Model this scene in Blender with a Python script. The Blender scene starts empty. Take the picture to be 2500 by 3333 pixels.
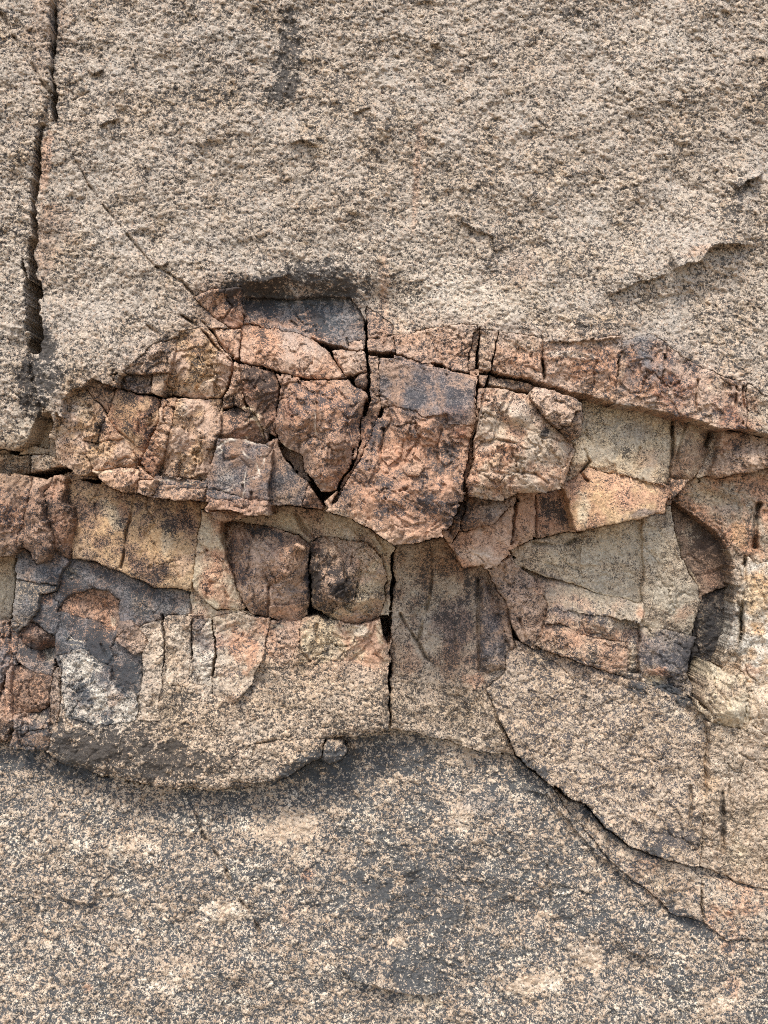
import bpy, math, numpy as np

# ------------------------------------------------------------------ camera, sky, sun, exposure
sc = bpy.context.scene
PXM = 3.5 / 3333.0            # metres of wall per photo pixel on the plane y = 0
DIST = 2.62                   # camera to wall
CAMZ = 1.80                   # eye height
cam_d = bpy.data.cameras.new('camera'); cam = bpy.data.objects.new('camera', cam_d)
sc.collection.objects.link(cam); sc.camera = cam
cam.location = (0, -DIST, CAMZ); cam.rotation_euler = (math.radians(90), 0, 0)
cam_d.sensor_fit = 'VERTICAL'; cam_d.sensor_height = 36.0
cam_d.lens = 36.0 * DIST / 3.5
cam_d.clip_start = 0.05; cam_d.clip_end = 500

SUN_EL, SUN_AZ = 60.0, 18.0   # soft light from above, a little from the left
w = bpy.data.worlds.new('World'); sc.world = w; w.use_nodes = True
nt = w.node_tree; bg = nt.nodes['Background']
sky = nt.nodes.new('ShaderNodeTexSky'); sky.sky_type = 'NISHITA'; sky.sun_disc = False
sky.sun_elevation = math.radians(SUN_EL); sky.sun_rotation = math.radians(180 + SUN_AZ)
sky.air_density = 1.0; sky.dust_density = 2.0; sky.ozone_density = 1.0
nt.links.new(sky.outputs[0], bg.inputs[0]); bg.inputs[1].default_value = 0.115
sun_d = bpy.data.lights.new('sun', 'SUN'); sun_d.energy = 1.5; sun_d.angle = math.radians(14)
sun_d.color = (1.0, 0.96, 0.91)
sun = bpy.data.objects.new('sun', sun_d); sc.collection.objects.link(sun)
sun.location = (-1, -4, 6)
sun.rotation_euler = (math.radians(90 - SUN_EL), 0, math.radians(-SUN_AZ))
vs = sc.view_settings; vs.view_transform = 'Standard'; vs.look = 'None'; vs.exposure = 1.05; vs.gamma = 1.0
vs.use_curve_mapping = False
sc.cycles.use_denoising = False; sc.cycles.filter_width = 1.05

# ------------------------------------------------------------------ noise (vectorised)
F = np.float32
def _h(ix, iy, s):
    n = (ix.astype(np.uint32) * np.uint32(374761393) + iy.astype(np.uint32) * np.uint32(668265263)
         + np.uint32((s * 2246822519 + 3266489917) & 0xffffffff))
    n ^= n >> np.uint32(15); n *= np.uint32(2246822519); n ^= n >> np.uint32(13)
    n *= np.uint32(3266489917); n ^= n >> np.uint32(16)
    return n
def hf(ix, iy, s): return (_h(ix, iy, s) >> np.uint32(8)).astype(F) * F(1 / 16777216.0)
def perlin(x, y, s=0):
    x0 = np.floor(x); y0 = np.floor(y); fx = (x - x0).astype(F); fy = (y - y0).astype(F)
    ix = x0.astype(np.int32); iy = y0.astype(np.int32)
    u = fx*fx*fx*(fx*(fx*6-15)+10); v = fy*fy*fy*(fy*(fy*6-15)+10)
    def g(dx, dy):
        a = hf(ix+dx, iy+dy, s) * F(6.2831853)
        return np.cos(a)*(fx-dx) + np.sin(a)*(fy-dy)
    a = g(0,0); b = g(1,0); c = g(0,1); d = g(1,1)
    return (a + u*(b-a) + v*(c + u*(d-c) - a - u*(b-a))) * F(1.5)
def fbm(x, y, o=4, s=0, r=0.5):
    t = 0; a = 1.0; n = 0.0
    for k in range(o):
        t = t + a*perlin(x*(2.03**k) + 17.3*k, y*(2.03**k) + 9.1*k, s+k*13); n += a*a; a *= r
    return t / F(math.sqrt(n))
def tri(x, y, s=0):                      # continuous, piecewise planar
    k = (x + y) * 0.36602540; xs = x + k; ys = y + k
    x0 = np.floor(xs); y0 = np.floor(ys); fx = xs-x0; fy = ys-y0
    ix = x0.astype(np.int32); iy = y0.astype(np.int32)
    a = hf(ix,iy,s); d = hf(ix+1,iy+1,s); b = hf(ix+1,iy,s); c = hf(ix,iy+1,s)
    return np.where(fx > fy, a + (b-a)*fx + (d-b)*fy, a + (d-c)*fx + (c-a)*fy) - F(0.5)
def cells(x, y, s=0):                    # rounded grains: distance to nearest, its random number
    x0 = np.floor(x).astype(np.int32); y0 = np.floor(y).astype(np.int32)
    best = np.full(x.shape, 9, F); idr = np.zeros(x.shape, F)
    for dy in (-1,0,1):
        for dx in (-1,0,1):
            ix = x0+dx; iy = y0+dy
            d = (ix + hf(ix,iy,s) - x)**2 + (iy + hf(ix,iy,s+7) - y)**2
            m = d < best; best = np.where(m, d, best).astype(F); idr = np.where(m, hf(ix,iy,s+21), idr)
    return np.sqrt(best), idr
def sst(a, b, x):
    t = np.clip((x-a)/(b-a), 0, 1); return t*t*(3-2*t)

# ------------------------------------------------------------------ the sampling lattice (photo pixels)
CELL = 3.25
def axis(lo, hi, olo, ohi):
    a = list(np.arange(lo, hi+.1, CELL)); st = CELL; x = lo; pre = []
    while x > olo: st = min(st*1.12, 26); x -= st; pre.append(x)
    st = CELL; x = a[-1]; post = []
    while x < ohi: st = min(st*1.12, 26); x += st; post.append(x)
    return np.array(pre[::-1] + a + post, F)
ua = axis(-40, 2540, -1150, 3650); va = axis(-40, 3373, -900, 3385)
U, V = np.meshgrid(ua, va); NY, NX = U.shape
du = np.gradient(ua); dv = np.gradient(va)
CS = np.minimum(np.maximum(du[None,:], dv[:,None]), 26).astype(F)

WU = 7*fbm(U/70, V/70, 3, 1) + 2.2*perlin(U/13, V/13, 5)
WV = 7*fbm(U/70, V/70, 3, 2) + 2.2*perlin(U/13, V/13, 6)
PU = U + WU; PV = V + WV                 # ragged outlines: everything traced is looked up through this

ZON = {'T':(0,0,.6636), 'A':(0,1000,1.8433), 'B':(700,1000,1.8433), 'C':(1500,1000,1.659), 'D':(0,1600,1.8433),
       'E':(600,1600,1.8433), 'F':(1300,1500,1.3825), 'G':(0,0,1.8433), 'H':(800,0,1.8433), 'I':(1600,0,1.8433),
       'J':(0,2300,1.3272), 'K':(1250,2300,1.3272), 'L':(0,2000,2.765), 'M':(0,1350,3.318), 'N':(2000,1500,3.318),
       'O':(2000,2050,3.318), 'P':(1400,1550,1.904)}
def Q(z, *xy):
    ox, oy, s = ZON[z]; p = np.array(xy, float).reshape(-1, 2)
    return p/s + (ox, oy)
def q1(z, x, y): return tuple(Q(z, x, y)[0])

def psdf(X, Y, P):                       # signed distance, positive inside
    d2 = np.full(X.shape, 1e12, F); ins = np.zeros(X.shape, bool); n = len(P)
    for k in range(n):
        ax, ay = P[k]; bx, by = P[(k+1) % n]; ex, ey = bx-ax, by-ay
        wx = X-F(ax); wy = Y-F(ay); t = np.clip((wx*ex+wy*ey)/(ex*ex+ey*ey+1e-9), 0, 1)
        d2 = np.minimum(d2, (wx-ex*t)**2 + (wy-ey*t)**2)
        if ay != by:
            ins ^= ((ay > Y) != (by > Y)) & (X < ex*(Y-ay)/(by-ay) + ax)
    d = np.sqrt(d2); return np.where(ins, d, -d).astype(F)
def line_d(X, Y, P, Wd=None):            # distance to open polyline, signed side, width at nearest, position 0..1
    best = np.full(X.shape, 1e12, F); sg = np.ones(X.shape, F); ww = np.zeros(X.shape, F); pos = np.zeros(X.shape, F)
    L = np.r_[0, np.cumsum(np.hypot(*np.diff(P, axis=0).T))]
    for k in range(len(P)-1):
        ax, ay = P[k]; bx, by = P[k+1]; ex, ey = bx-ax, by-ay
        wx = X-F(ax); wy = Y-F(ay); t = np.clip((wx*ex+wy*ey)/(ex*ex+ey*ey+1e-9), 0, 1)
        d = (wx-ex*t)**2 + (wy-ey*t)**2; m = d < best
        best = np.where(m, d, best).astype(F); sg = np.where(m, np.sign(ex*wy-ey*wx), sg)
        pos = np.where(m, (L[k]+t*(L[k+1]-L[k]))/L[-1], pos)
        if Wd is not None: ww = np.where(m, Wd[k]+t*(Wd[k+1]-Wd[k]), ww)
    return np.sqrt(best), sg, ww, pos
def box(P, m):
    lo = P.min(0)-m; hi = P.max(0)+m
    i0 = max(np.searchsorted(ua, lo[0])-1, 0); i1 = min(np.searchsorted(ua, hi[0])+1, NX)
    j0 = max(np.searchsorted(va, lo[1])-1, 0); j1 = min(np.searchsorted(va, hi[1])+1, NY)
    return slice(j0, j1), slice(i0, i1)

# ------------------------------------------------------------------ shared relief fields
BIG  = fbm(U/700, V/700, 2, 40)
MED  = fbm(U/170, V/170, 4, 44)
SM   = fbm(U/46, V/46, 3, 48, .6)
FINE = fbm(U/15, V/15, 2, 52, .7)
wx = U + 26*fbm(U/120, V/120, 2, 60); wy = V + 26*fbm(U/120, V/120, 2, 61)
FAC1 = tri(wx/170, wy/170, 64); FAC2 = tri(wx/70+3, wy/70, 65); FAC3 = tri(wx/30, wy/30+5, 66)
FAC4 = tri(wx/15+2, wy/14+7, 67)
tt = 4.6*tri(wx/170+9, wy/210, 70) + 2.6*tri(wx/62, wy/84+3, 71) + .5*fbm(wx/40, wy/40, 3, 72, .6)
TERR = np.floor(tt) + sst(.94, 1.0, tt-np.floor(tt)); TERR -= .55*tt
tt = 3.0*tri(wx/70+5, wy/90, 73) + 1.6*tri(wx/27, wy/33, 74) + .35*FINE
TER2 = np.floor(tt) + sst(.90, 1.0, tt-np.floor(tt)); TER2 -= .6*tt
cr = tri(wx/150+1, wy/170, 80) + .35*tri(wx/48, wy/48, 81) + .05*FINE
CRK = np.exp(-(cr/.020)**2) * sst(-.3, .4, fbm(U/150, V/150, 2, 83))
cr = tri(wx/95+8, wy/70+2, 86) + .4*tri(wx/33, wy/33, 87) + .05*FINE
CRK2 = np.exp(-(cr/.028)**2) * sst(-.2, .5, fbm(U/110, V/110, 2, 89))
gu_, gv_ = U/10.0 + .25*SM, V/8.0 + .25*SM
g1, GID = cells(gu_ + .18*gv_, gv_, 90)
GRA = (1.0 - 1.25*g1**2) * (.35 + .65*GID)
g2, GID2 = cells(U/25 + .3*FINE, V/21 + .3*FINE, 94)
GRB = np.maximum(0, 1-1.6*g2) * sst(.45, .95, GID2)
PATCH = fbm(U/230, V/230, 4, 100, .6); PATCH2 = fbm(U/90, V/90, 4, 104, .65); PATCH3 = fbm(U/33, V/33, 3, 108, .7)
lw = 60*fbm(U/420, V/420, 3, 115)
LAM = fbm((U*.94 + V*.28)/150, (-U*.28 + V*.94 + lw)/52, 4, 116, .7)*sst(-.5, .8, fbm(U/380, V/300, 3, 118))
STREAK = fbm(U/26, V/210, 3, 112, .6)

# ------------------------------------------------------------------ sculpted features common to all rock
EXT = np.zeros_like(U)
def bump(z, x, y, rx, ry, amp, rot=0):
    cx, cy = q1(z, x, y); k = 1/ZON[z][2]; c, s = math.cos(math.radians(rot)), math.sin(math.radians(rot))
    a = (U-cx)*c + (V-cy)*s; b = -(U-cx)*s + (V-cy)*c
    EXT[...] += amp*np.exp(-(a/(rx*k))**2 - (b/(ry*k))**2)
def lip(z, pts, amp, L, fade=.12):       # sharp edge with a raised side (left of travel: negative = other side)
    P = Q(z, *pts); b = box(P, L*3.5+30); d, sg, _, pos = line_d(PU[b], PV[b], P)
    side = -sg; e = sst(0, fade, pos)*sst(0, fade, 1-pos)
    EXT[b] += abs(amp)*e*np.exp(-d/L)*np.where(side*(-amp) > 0, 1, 0)
def crack(z, pts, wd, depth):
    wd = max(wd*.8, 3.2); depth = depth*(.8 if z in 'GHIJK' else 1.9)            # thin fissure pressed into the surface
    P = Q(z, *pts); b = box(P, wd*4+30); d, _, _, pos = line_d(U[b]+.55*WU[b], V[b]+.55*WV[b], P)
    k = (.15 + .85*sst(-.5, .5, perlin(U[b]/60, V[b]/60, 120))) * sst(0, .05, pos) * sst(0, .05, 1-pos)
    EXT[b] -= depth*k*np.exp(-(d/(wd*(.7+.6*k)))**2)

bump('T', 650, 665, 190, 75, -.085); bump('T', 640, 600, 190, 30, .03); bump('T', 560, 640, 60, 25, -.03)
bump('T', 1200, 640, 260, 90, .035, -12); bump('T', 330, 640, 140, 120, .03); bump('T', 250, 300, 160, 220, .02)
bump('T', 1450, 560, 200, 60, .03, -25); bump('T', 1000, 300, 400, 200, .02)
bump('D', 560, 690, 150, 70, -.05, 12); bump('D', 660, 790, 50, 50, -.03); bump('L', 430, 350, 80, 100, -.045)
bump('L', 340, 920, 110, 60, -.03); bump('F', 1165, 985, 60, 35, -.03); bump('F', 1400, 160, 120, 35, -.03, 20)
bump('J', 300, 560, 200, 120, .03); bump('J', 1000, 700, 260, 160, .025); bump('K', 600, 560, 300, 120, .03, 35)
bump('K', 200, 900, 200, 140, -.02); bump('J', 620, 1050, 240, 100, -.02)
# upper wall ledges, lower slab ledges
lip('I', (1080,1620, 1160,1590, 1230,1570, 1290,1520, 1370,1470, 1450,1460, 1560,1470), -.05, 70)
lip('I', (1480,1150, 1540,1080, 1640,1040), -.05, 40); lip('I', (700,1790, 900,1690, 1060,1640), -.02, 60)
lip('H', (270,860, 350,845, 430,880), -.02, 40); lip('H', (1280,1330, 1380,1380, 1480,1420, 1510,1520), -.022, 40)
lip('H', (1110,260, 1175,262), -.02, 40); lip('G', (580,750, 650,730, 720,710), -.02, 50); lip('G', (540,460, 620,410), -.02, 40)
lip('G', (930,1600, 1010,1580), -.02, 30); lip('H', (640,680, 760,640), -.018, 40)
lip('H', (0,1690, 110,1700, 220,1660, 270,1640), -.04, 40)
lip('J', (250,820, 330,850, 420,850), -.02, 50); lip('J', (1460,1120, 1520,1180, 1600,1210, 1700,1230), -.03, 60)
lip('K', (-60,1200, 60,1240, 190,1250, 260,1235), -.03, 70); lip('K', (-20,580, 60,600, 120,650, 150,720), .02, 60)
lip('K', (600,360, 700,380, 740,430, 800,490, 880,600, 960,670, 1030,740, 1110,790), -.025, 70)
lip('K', (300,640, 400,700, 520,740, 580,830), .015, 60); lip('K', (1040,1040, 1080,1070, 1130,1090), -.02, 40)
lip('C', (440,185, 560,185, 680,180, 780,175, 880,165), -.02, 45); lip('C', (440,240, 600,235, 740,265), .02, 30)
lip('C', (600,165, 690,170, 715,120, 712,70), .018, 40)
lip('C', (1450,400, 1465,440, 1440,470), -.015, 30); lip('C', (880,180, 885,300, 860,400, 910,450, 920,480), -.012, 20)
lip('C', (1110,240, 1100,390), .014, 24); lip('C', (740,260, 725,340, 712,430), .008, 20)
lip('C', (810,893, 900,915, 1010,945, 1120,975), -.02, 60); lip('C', (820,640, 830,780, 850,860), .01, 50)
lip('B', (980,620, 1080,600, 1200,650, 1290,680, 1400,700, 1560,712), .012, 60)
lip('B', (890,1090, 940,1085, 1030,1160, 1100,1120, 1200,1080, 1330,1085, 1450,1100), .022, 70)
lip('D', (1400,1290, 1510,1150, 1600,930), -.03, 60)
lip('B', (1070,380, 1062,480, 1055,590), -.012, 30); lip('B', (1000,700, 1000,820, 960,980, 900,1080), .012, 50)
lip('B', (1170,940, 1195,870, 1235,930, 1255,985), -.012, 40); lip('B', (390,480, 450,440, 560,430, 640,470), -.014, 60)
lip('B', (600,750, 640,700, 640,600), -.01, 50); lip('B', (640,910, 770,920), -.014, 30); lip('B', (770,910, 790,760, 830,620), .012, 30)
lip('B', (380,560, 430,560, 470,680, 510,800), .016, 50); lip('B', (420,180, 425,250), -.006, 30)
lip('E', (1130,220, 1180,330, 1210,450, 1200,520), .03, 60); lip('E', (800,540, 860,640, 960,690), -.012, 50)
lip('E', (230,200, 225,330, 300,560, 380,700), -.012, 60); lip('E', (820,920, 880,900, 960,960, 980,1010), -.01, 40)
lip('E', (990,870, 1030,905, 1100,870, 1120,830), -.012, 40); lip('E', (690,880, 690,980, 710,1030), .012, 30)
lip('A', (1240,340, 1320,340, 1400,390), -.012, 30); lip('A', (1050,560, 1030,700, 1000,800, 985,900), -.012, 40)
lip('A', (940,1010, 1080,1040, 1200,1000, 1240,990), -.016, 50); lip('A', (1100,180, 1180,320, 1260,370), .012, 50)
lip('A', (420,560, 430,700, 420,800, 440,960), -.012, 50); lip('A', (500,790, 590,770), -.02, 40)
lip('F', (830,330, 815,400, 815,480), -.02, 50); lip('F', (1440,340, 1480,400, 1500,480), .03, 60)
lip('F', (0,580, 130,600, 200,610), .004, 30); lip('F', (640,740, 650,800, 690,860), .02, 40)
lip('F', (1060,1060, 1120,1110, 1130,1150), .012, 40); lip('F', (1180,1110, 1220,1180, 1300,1200), .01, 60)
lip('F', (1110,930, 1150,945, 1190,970, 1225,1005), .02, 40)
# fissures
for z, p, wd, dp in [
    ('G', (350,720, 390,840, 480,1010, 530,1110, 640,1260, 740,1380, 860,1530, 940,1600, 1090,1690, 1200,1800), 4, .036),
    ('A', (1080,40, 1180,110, 1250,190, 1330,270, 1400,340), 4, .025), ('A', (1200,80, 1300,180, 1410,310), 4, .018),
    ('G', (0,60, 60,190, 130,300, 190,390, 260,500, 310,580), 7, .04), ('G', (350,640, 520,560, 545,545), 4, .02),
    ('H', (830,1340, 815,1500, 825,1650, 815,1840), 4, .008), ('H', (1050,620, 1040,1000, 1015,1180), 3, .008),
    ('J', (800,360, 840,450, 880,560, 960,670, 1030,830, 1080,880, 1130,990), 5, .04), ('J', (1350,580, 1355,700), 4, .02),
    ('J', (1090,220, 1110,160, 1200,140), 4, .02), ('J', (660,330, 680,300), 4, .02), ('J', (590,70, 595,160, 600,240), 3, .01),
    ('K', (1405,90, 1395,200, 1388,400), 6, .05), ('K', (1325,330, 1322,560), 5, .03), ('K', (1465,360, 1460,640), 7, .04),
    ('K', (700,680, 720,760, 720,860), 4, .02), ('K', (360,830, 362,1180), 4, .015), ('K', (1500,180, 1659,280), 4, .02),
    ('K', (960,560, 970,640), 4, .02), ('K', (1380,760, 1375,850, 1370,930), 5, .03), ('K', (80,580, 140,680, 160,760), 4, .01),
    ('F', (150,380, 145,560, 120,680, 85,810, 120,880, 170,930), 4, .018), ('F', (270,580, 250,720, 255,860), 3, .006),
    ('F', (0,680, 40,760, 85,815), 4, .02), ('F', (355,520, 352,740, 360,960), 4, .015),
    ('F', (1560,420, 1555,560, 1540,700, 1530,920), 5, .04), ('F', (1050,1060, 1045,1120), 4, .02),
    ('F', (600,450, 720,480, 800,540), 3, .006), ('F', (540,700, 570,800, 590,860), 4, .02), ('F', (920,820, 960,840, 1000,810), 4, .012),
    ('F', (1085,745, 1085,820, 1060,860), 4, .02), ('F', (590,370, 680,380, 760,370, 800,350), 5, .02), ('F', (1620,180, 1600,320, 1600,400), 9, .04),
    ('P', (530,110, 525,220, 505,380), 4, .02), ('P', (655,90, 658,380), 4, .012), ('P', (400,400, 480,440), 3, .008),
    ('D', (800,80, 760,250, 740,380, 725,470), 4, .018), ('D', (570,60, 580,170), 3, .01), ('D', (1040,440, 1080,520), 3, .008),
    ('D', (1180,300, 1250,360), 5, .012), ('D', (1250,350, 1190,390, 1190,420), 5, .012), ('D', (1250,540, 1330,560, 1370,650), 3, .01),
    ('D', (740,570, 735,680), 3, .01), ('D', (600,910, 650,1000), 3, .006), ('D', (430,860, 400,900), 3, .008),
    ('A', (870,100, 960,170, 1060,190), 4, .012), ('A', (700,740, 800,820, 840,900), 4, .012), ('A', (600,480, 700,500), 4, .02),
    ('A', (700,930, 760,900, 820,930), 4, .01), ('A', (730,420, 770,490), 4, .012), ('A', (840,620, 835,760), 4, .008),
    ('A', (1340,880, 1350,920, 1440,890, 1490,960, 1560,1000), 4, .008), ('A', (1460,1060, 1455,1150), 4, .012), ('A', (1510,1100, 1510,1230), 3, .012),
    ('B', (570,180, 680,265, 770,400), 5, .02), ('B', (450,80, 540,150, 580,190), 4, .012), ('B', (1130,760, 1160,800, 1220,790), 3, .008),
    ('B', (1240,740, 1200,830, 1140,900), 4, .01), ('B', (1360,720, 1330,850, 1340,960), 4, .012), ('B', (1400,760, 1430,860, 1400,960), 4, .012),
    ('B', (610,560, 620,700, 600,800), 4, .012), ('B', (790,180, 800,230), 4, .015), ('B', (1010,720, 1000,900, 990,990), 4, .012),
    ('B', (700,480, 760,520, 800,570), 4, .012), ('B', (1190,340, 1260,380), 4, .01), ('B', (1390,400, 1400,460), 3, .008),
    ('C', (440,150, 445,290, 455,400), 5, .04), ('C', (735,280, 720,330, 720,430), 4, .012), ('C', (1280,380, 1270,480, 1268,590), 4, .015),
    ('C', (1100,250, 1095,400), 4, .02), ('C', (1490,420, 1480,600), 4, .02), ('C', (1530,420, 1525,640), 4, .02),
    ('C', (100,730, 200,720, 330,740), 4, .015), ('C', (320,900, 400,900, 480,960), 4, .012), ('C', (130,880, 230,900, 320,890), 4, .012),
    ('C', (970,750, 945,830, 930,900), 4, .012), ('C', (660,760, 700,830, 650,900, 690,950), 5, .025), ('C', (1140,600, 1145,760, 1130,930), 5, .03),
    ('C', (1350,640, 1340,700, 1320,760), 6, .04), ('C', (1220,620, 1190,720, 1150,900), 4, .012), ('C', (700,620, 830,650), 3, .005),
    ('E', (430,420, 520,560, 600,640), 5, .015), ('E', (510,560, 505,760), 4, .02), ('E', (740,700, 830,750, 870,760), 5, .03),
    ('E', (660,130, 720,220, 770,280), 7, .02), ('E', (620,260, 700,280, 740,330), 5, .014), ('E', (800,790, 795,960), 4, .012),
    ('E', (900,300, 960,420, 980,600), 5, .014), ('E', (1000,380, 1060,480, 1020,640), 4, .012), ('E', (680,880, 700,960, 760,1030), 4, .012)]:
    crack(z, p, wd, dp)

# ------------------------------------------------------------------ colours (sRGB as seen, turned into linear albedo)
def lin(r, g, b): return np.array([((c/255+.055)/1.055)**2.4 if c > 10 else c/3294 for c in (r,g,b)], F)
COL = {'t': lin(198,180,158), 'u': lin(192,172,146), 'o': lin(206,160,128), 'p': lin(212,178,150), 'c': lin(222,202,168),
       'b': lin(164,132,108), 'r': lin(174,124,98), 'g': lin(126,122,120), 'w': lin(226,212,190), 'y': lin(210,172,128),
       'v': lin(202,186,160), 'l': lin(208,184,156),
       'k': lin(50,49,50), 'n': lin(62,68,72), 'd': lin(78,64,55), 'm': lin(72,71,73), 'e': lin(86,78,69), 's': lin(64,61,58)}

# ------------------------------------------------------------------ regions: every separate piece of rock
REG = []
def R(key, name, label, z, pts, h=0.0, gu=0.0, gv=0.0, ty='S', c='o', c2='p', mix=0.0, dk=.35, dc='k', dome=0.0,
      er=.004, rw=6, gap=1.0, parent=None, dh=.012, tight=0.0, kind=None, cat='rock', group=None, deep=.30, base=None, q=.30):
    P = Q(z, *pts)
    REG.append(dict(key=key, name=name, label=label, P=P, c0=P.mean(0), h=h, gu=gu, gv=gv, ty=ty, c=c, c2=c2, mix=mix, dk=dk, dc=dc,
                    dome=dome, er=er, rw=rw, gap=gap, parent=parent, dh=dh, tight=tight, kind=kind, cat=cat, group=group, deep=deep, base=base, q=q))
TYPE = {  # relief weights: med, small, fine, facets 1-3, terraces, cracks, coarse grain
 'G': dict(me=.014, sm=.0022, fi=.0014, f1=.014, f2=.014, f3=.0045, f4=.0034, te=.0020, t2=.0022, ck=.000, c2=.002, gr=.0050, gb=.009, g=1.0),
 'H': dict(me=.010, sm=.0026, fi=.0012, f1=.018, f2=.017, f3=.010, f4=.0050, te=.005, t2=.0035, ck=.012, c2=.008, gr=.0030, gb=.003, g=.8),
 'S': dict(me=.006, sm=.0010, fi=.0006, f1=.024, f2=.012, f3=.005, f4=.0018, te=.003, t2=.0015, ck=.010, c2=.003, gr=.0008, gb=.0, g=.35),
 'F': dict(me=.008, sm=.0014, fi=.0008, f1=.044, f2=.034, f3=.009, f4=.0036, te=.0130, t2=.0042, ck=.016, c2=.012, gr=.0010, gb=.0, g=.45),
 'R': dict(me=.008, sm=.0014, fi=.0008, f1=.040, f2=.032, f3=.009, f4=.0036, te=.010, t2=.0040, ck=.016, c2=.010, gr=.0012, gb=.0, g=.55)}
FKEYS = ('sm','fi','f2','f3','f4','te','t2','ck','c2','gr','gb','g')

ST = dict(kind='structure', cat=None)
R('bed','bedrock','bedrock showing in the open joints','T',(-800,-800, 2600,-800, 2600,2260, -800,2260), h=-.22, ty='S', c='b', c2='u', mix=.1, dk=.45, gap=0, er=0, deep=.1, **ST)
R('low','rock_slab','speckled granite slab sloping out at the foot','T',(-800,1560, 0,1575, 140,1560, 400,1600, 860,1500, 1100,1560, 1300,1640, 2600,1640, 2600,2260, -800,2260),
  h=0.06, gv=0.22, ty='G', c='l', c2='w', mix=.2, dk=0.64, dc='n', gap=1.0, er=.0, deep=.4, **ST)
R('left','rock_wall','granite wall left of the long open joint','T',(-800,-800, 100,-800, 116,60, 110,200, 86,280, 78,380, 70,480, 62,600, 62,760, 80,860, 100,890, 88,905, 58,955, 30,975, -40,960, -800,960),
  h=.085, gv=.04, ty='G', c='t', c2='u', dk=.46, dc='k', gap=1.0, er=.012, rw=20, **ST)
R('up','rock_wall','big pale granite wall filling the upper half','T',(118,-800, 119,60, 118,200, 92,290, 84,380, 80,480, 80,600, 86,740, 92,860, 125,900, 250,900, 700,900, 1300,900, 1700,960, 2600,1000, 2600,-800),
  h=.085, gv=.10, ty='G', c='t', c2='u', dk=0.46, dc='s', gap=1.0, er=.004, rw=10, **ST)

# ---- recessed faces
R('Fg1','rock_recess','grey recessed rock panel under the tan overhang, left half','F',(500,400, 640,340, 800,315, 960,290, 1110,255, 1092,640, 1000,640, 900,600, 800,565, 620,510, 520,470), h=0.045, gu=-.04, ty='S', c='v', c2='u', mix=.1, dk=0.33, dc='e', q=0.62)
R('Fg2','rock_recess','grey recessed rock panel beside the dark curved hollow','F',(1097,230, 1240,200, 1260,350, 1310,480, 1362,640, 1345,790, 1200,760, 1097,742), h=0.05, gu=-.05, ty='S', c='v', c2='u', mix=.2, dk=0.33, dc='e', q=0.62)
R('Fd','rock_recess','dark brown curved hollow at the right','F',(1222,170, 1320,240, 1420,310, 1490,400, 1520,520, 1500,610, 1440,680, 1375,700, 1352,600, 1300,500, 1250,360), h=-0.02, gu=.06, ty='S', c='b', c2='e', mix=.3, dk=.58, dc='d', q=0.62)
R('Fk','rock_recess','black streaked vertical groove at the right','F',(1350,640, 1375,600, 1520,560, 1500,760, 1450,900, 1420,960, 1400,1130, 1370,1110, 1300,1040, 1270,960, 1300,860), h=-.03, ty='H', c='e', c2='u', mix=.1, dk=.82, dc='k', gap=1, q=0.62)
R('Mc','rock_recess','cream hollow in the joint beside the left wall','M',(380,40, 470,40, 520,200, 530,450, 150,450, 190,380, 280,320, 330,220), h=.01, ty='S', c='c', c2='v', mix=.4, dk=.22, dc='e')
R('Dh','rock_recess','pale cream hollow at the left picture edge','D',(-600,380, 95,380, 90,560, 66,780, -600,780), h=-.05, gu=.10, ty='S', c='c', c2='v', mix=.3, dk=.15, dc='e', gap=1)
R('Eb','rock_recess','smooth cream back wall under the overhanging blocks','T',(490,1105, 590,1090, 700,1088, 820,1140, 862,1180, 850,1260, 838,1330, 836,1400, 560,1420, 480,1180), h=0.045, ty='S', c='c', c2='p', mix=.3, dk=.2, dc='e', gap=1.5, q=0.62)

# ---- top fringe of blocks under the upper wall
R('Bo','rock_block','orange brown wedge left of the dark alcove','T',(415,640, 470,622, 522,622, 524,704, 500,708, 468,692), h=0.13, ty='R', c='r', c2='o', mix=.4, dk=.36, er=.008)
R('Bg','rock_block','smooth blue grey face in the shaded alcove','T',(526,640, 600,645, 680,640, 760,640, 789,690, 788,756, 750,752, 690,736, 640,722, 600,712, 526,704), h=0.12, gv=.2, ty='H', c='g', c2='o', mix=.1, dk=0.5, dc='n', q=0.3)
R('Bp','rock_block','small pink chip at the foot of the alcove','B',(800,210, 880,205, 890,258, 800,250), h=0.15, ty='R', c='p', c2='o', mix=.5, dk=.3)
R('B13','rock_block','narrow dark brown block right of the alcove joint','T',(791,660, 830,690, 852,700, 855,762, 795,756), h=.11, ty='R', c='b', c2='o', mix=.4, dk=.5, base='up', dh=0, gap=0.6)
R('B14','rock_block','brown granular block above the large central block','T',(853,725, 900,715, 960,705, 1030,700, 1036,720, 1022,802, 985,802, 905,782, 856,764), h=.12, gv=.1, ty='H', c='p', c2='o', mix=.3, dk=.45, base='up', dh=0.006, gap=0.6)
R('C15','rock_block','thin sliver in the joint above the central block','C',(66,140, 112,105, 70,335, 38,345), h=.10, ty='R', c='b', c2='p', mix=.3, dk=.5, base='up', dh=-0.01, gap=0.6)
R('C16','rock_block','narrow upright block right of the thin sliver','C',(112,120, 205,122, 162,345, 95,345), h=.12, ty='H', c='p', c2='u', mix=.4, dk=.4, base='up', dh=0.004, gap=0.6)
R('C1','rock_block','short brown block with pale top, first of the right ledge','C',(208,130, 330,140, 442,170, 458,290, 448,410, 200,352, 168,345), h=.13, gv=.14, ty='H', c='p', c2='o', mix=.4, dk=.42, dome=.01, base='up', dh=0.004, gap=0.6)
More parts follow.
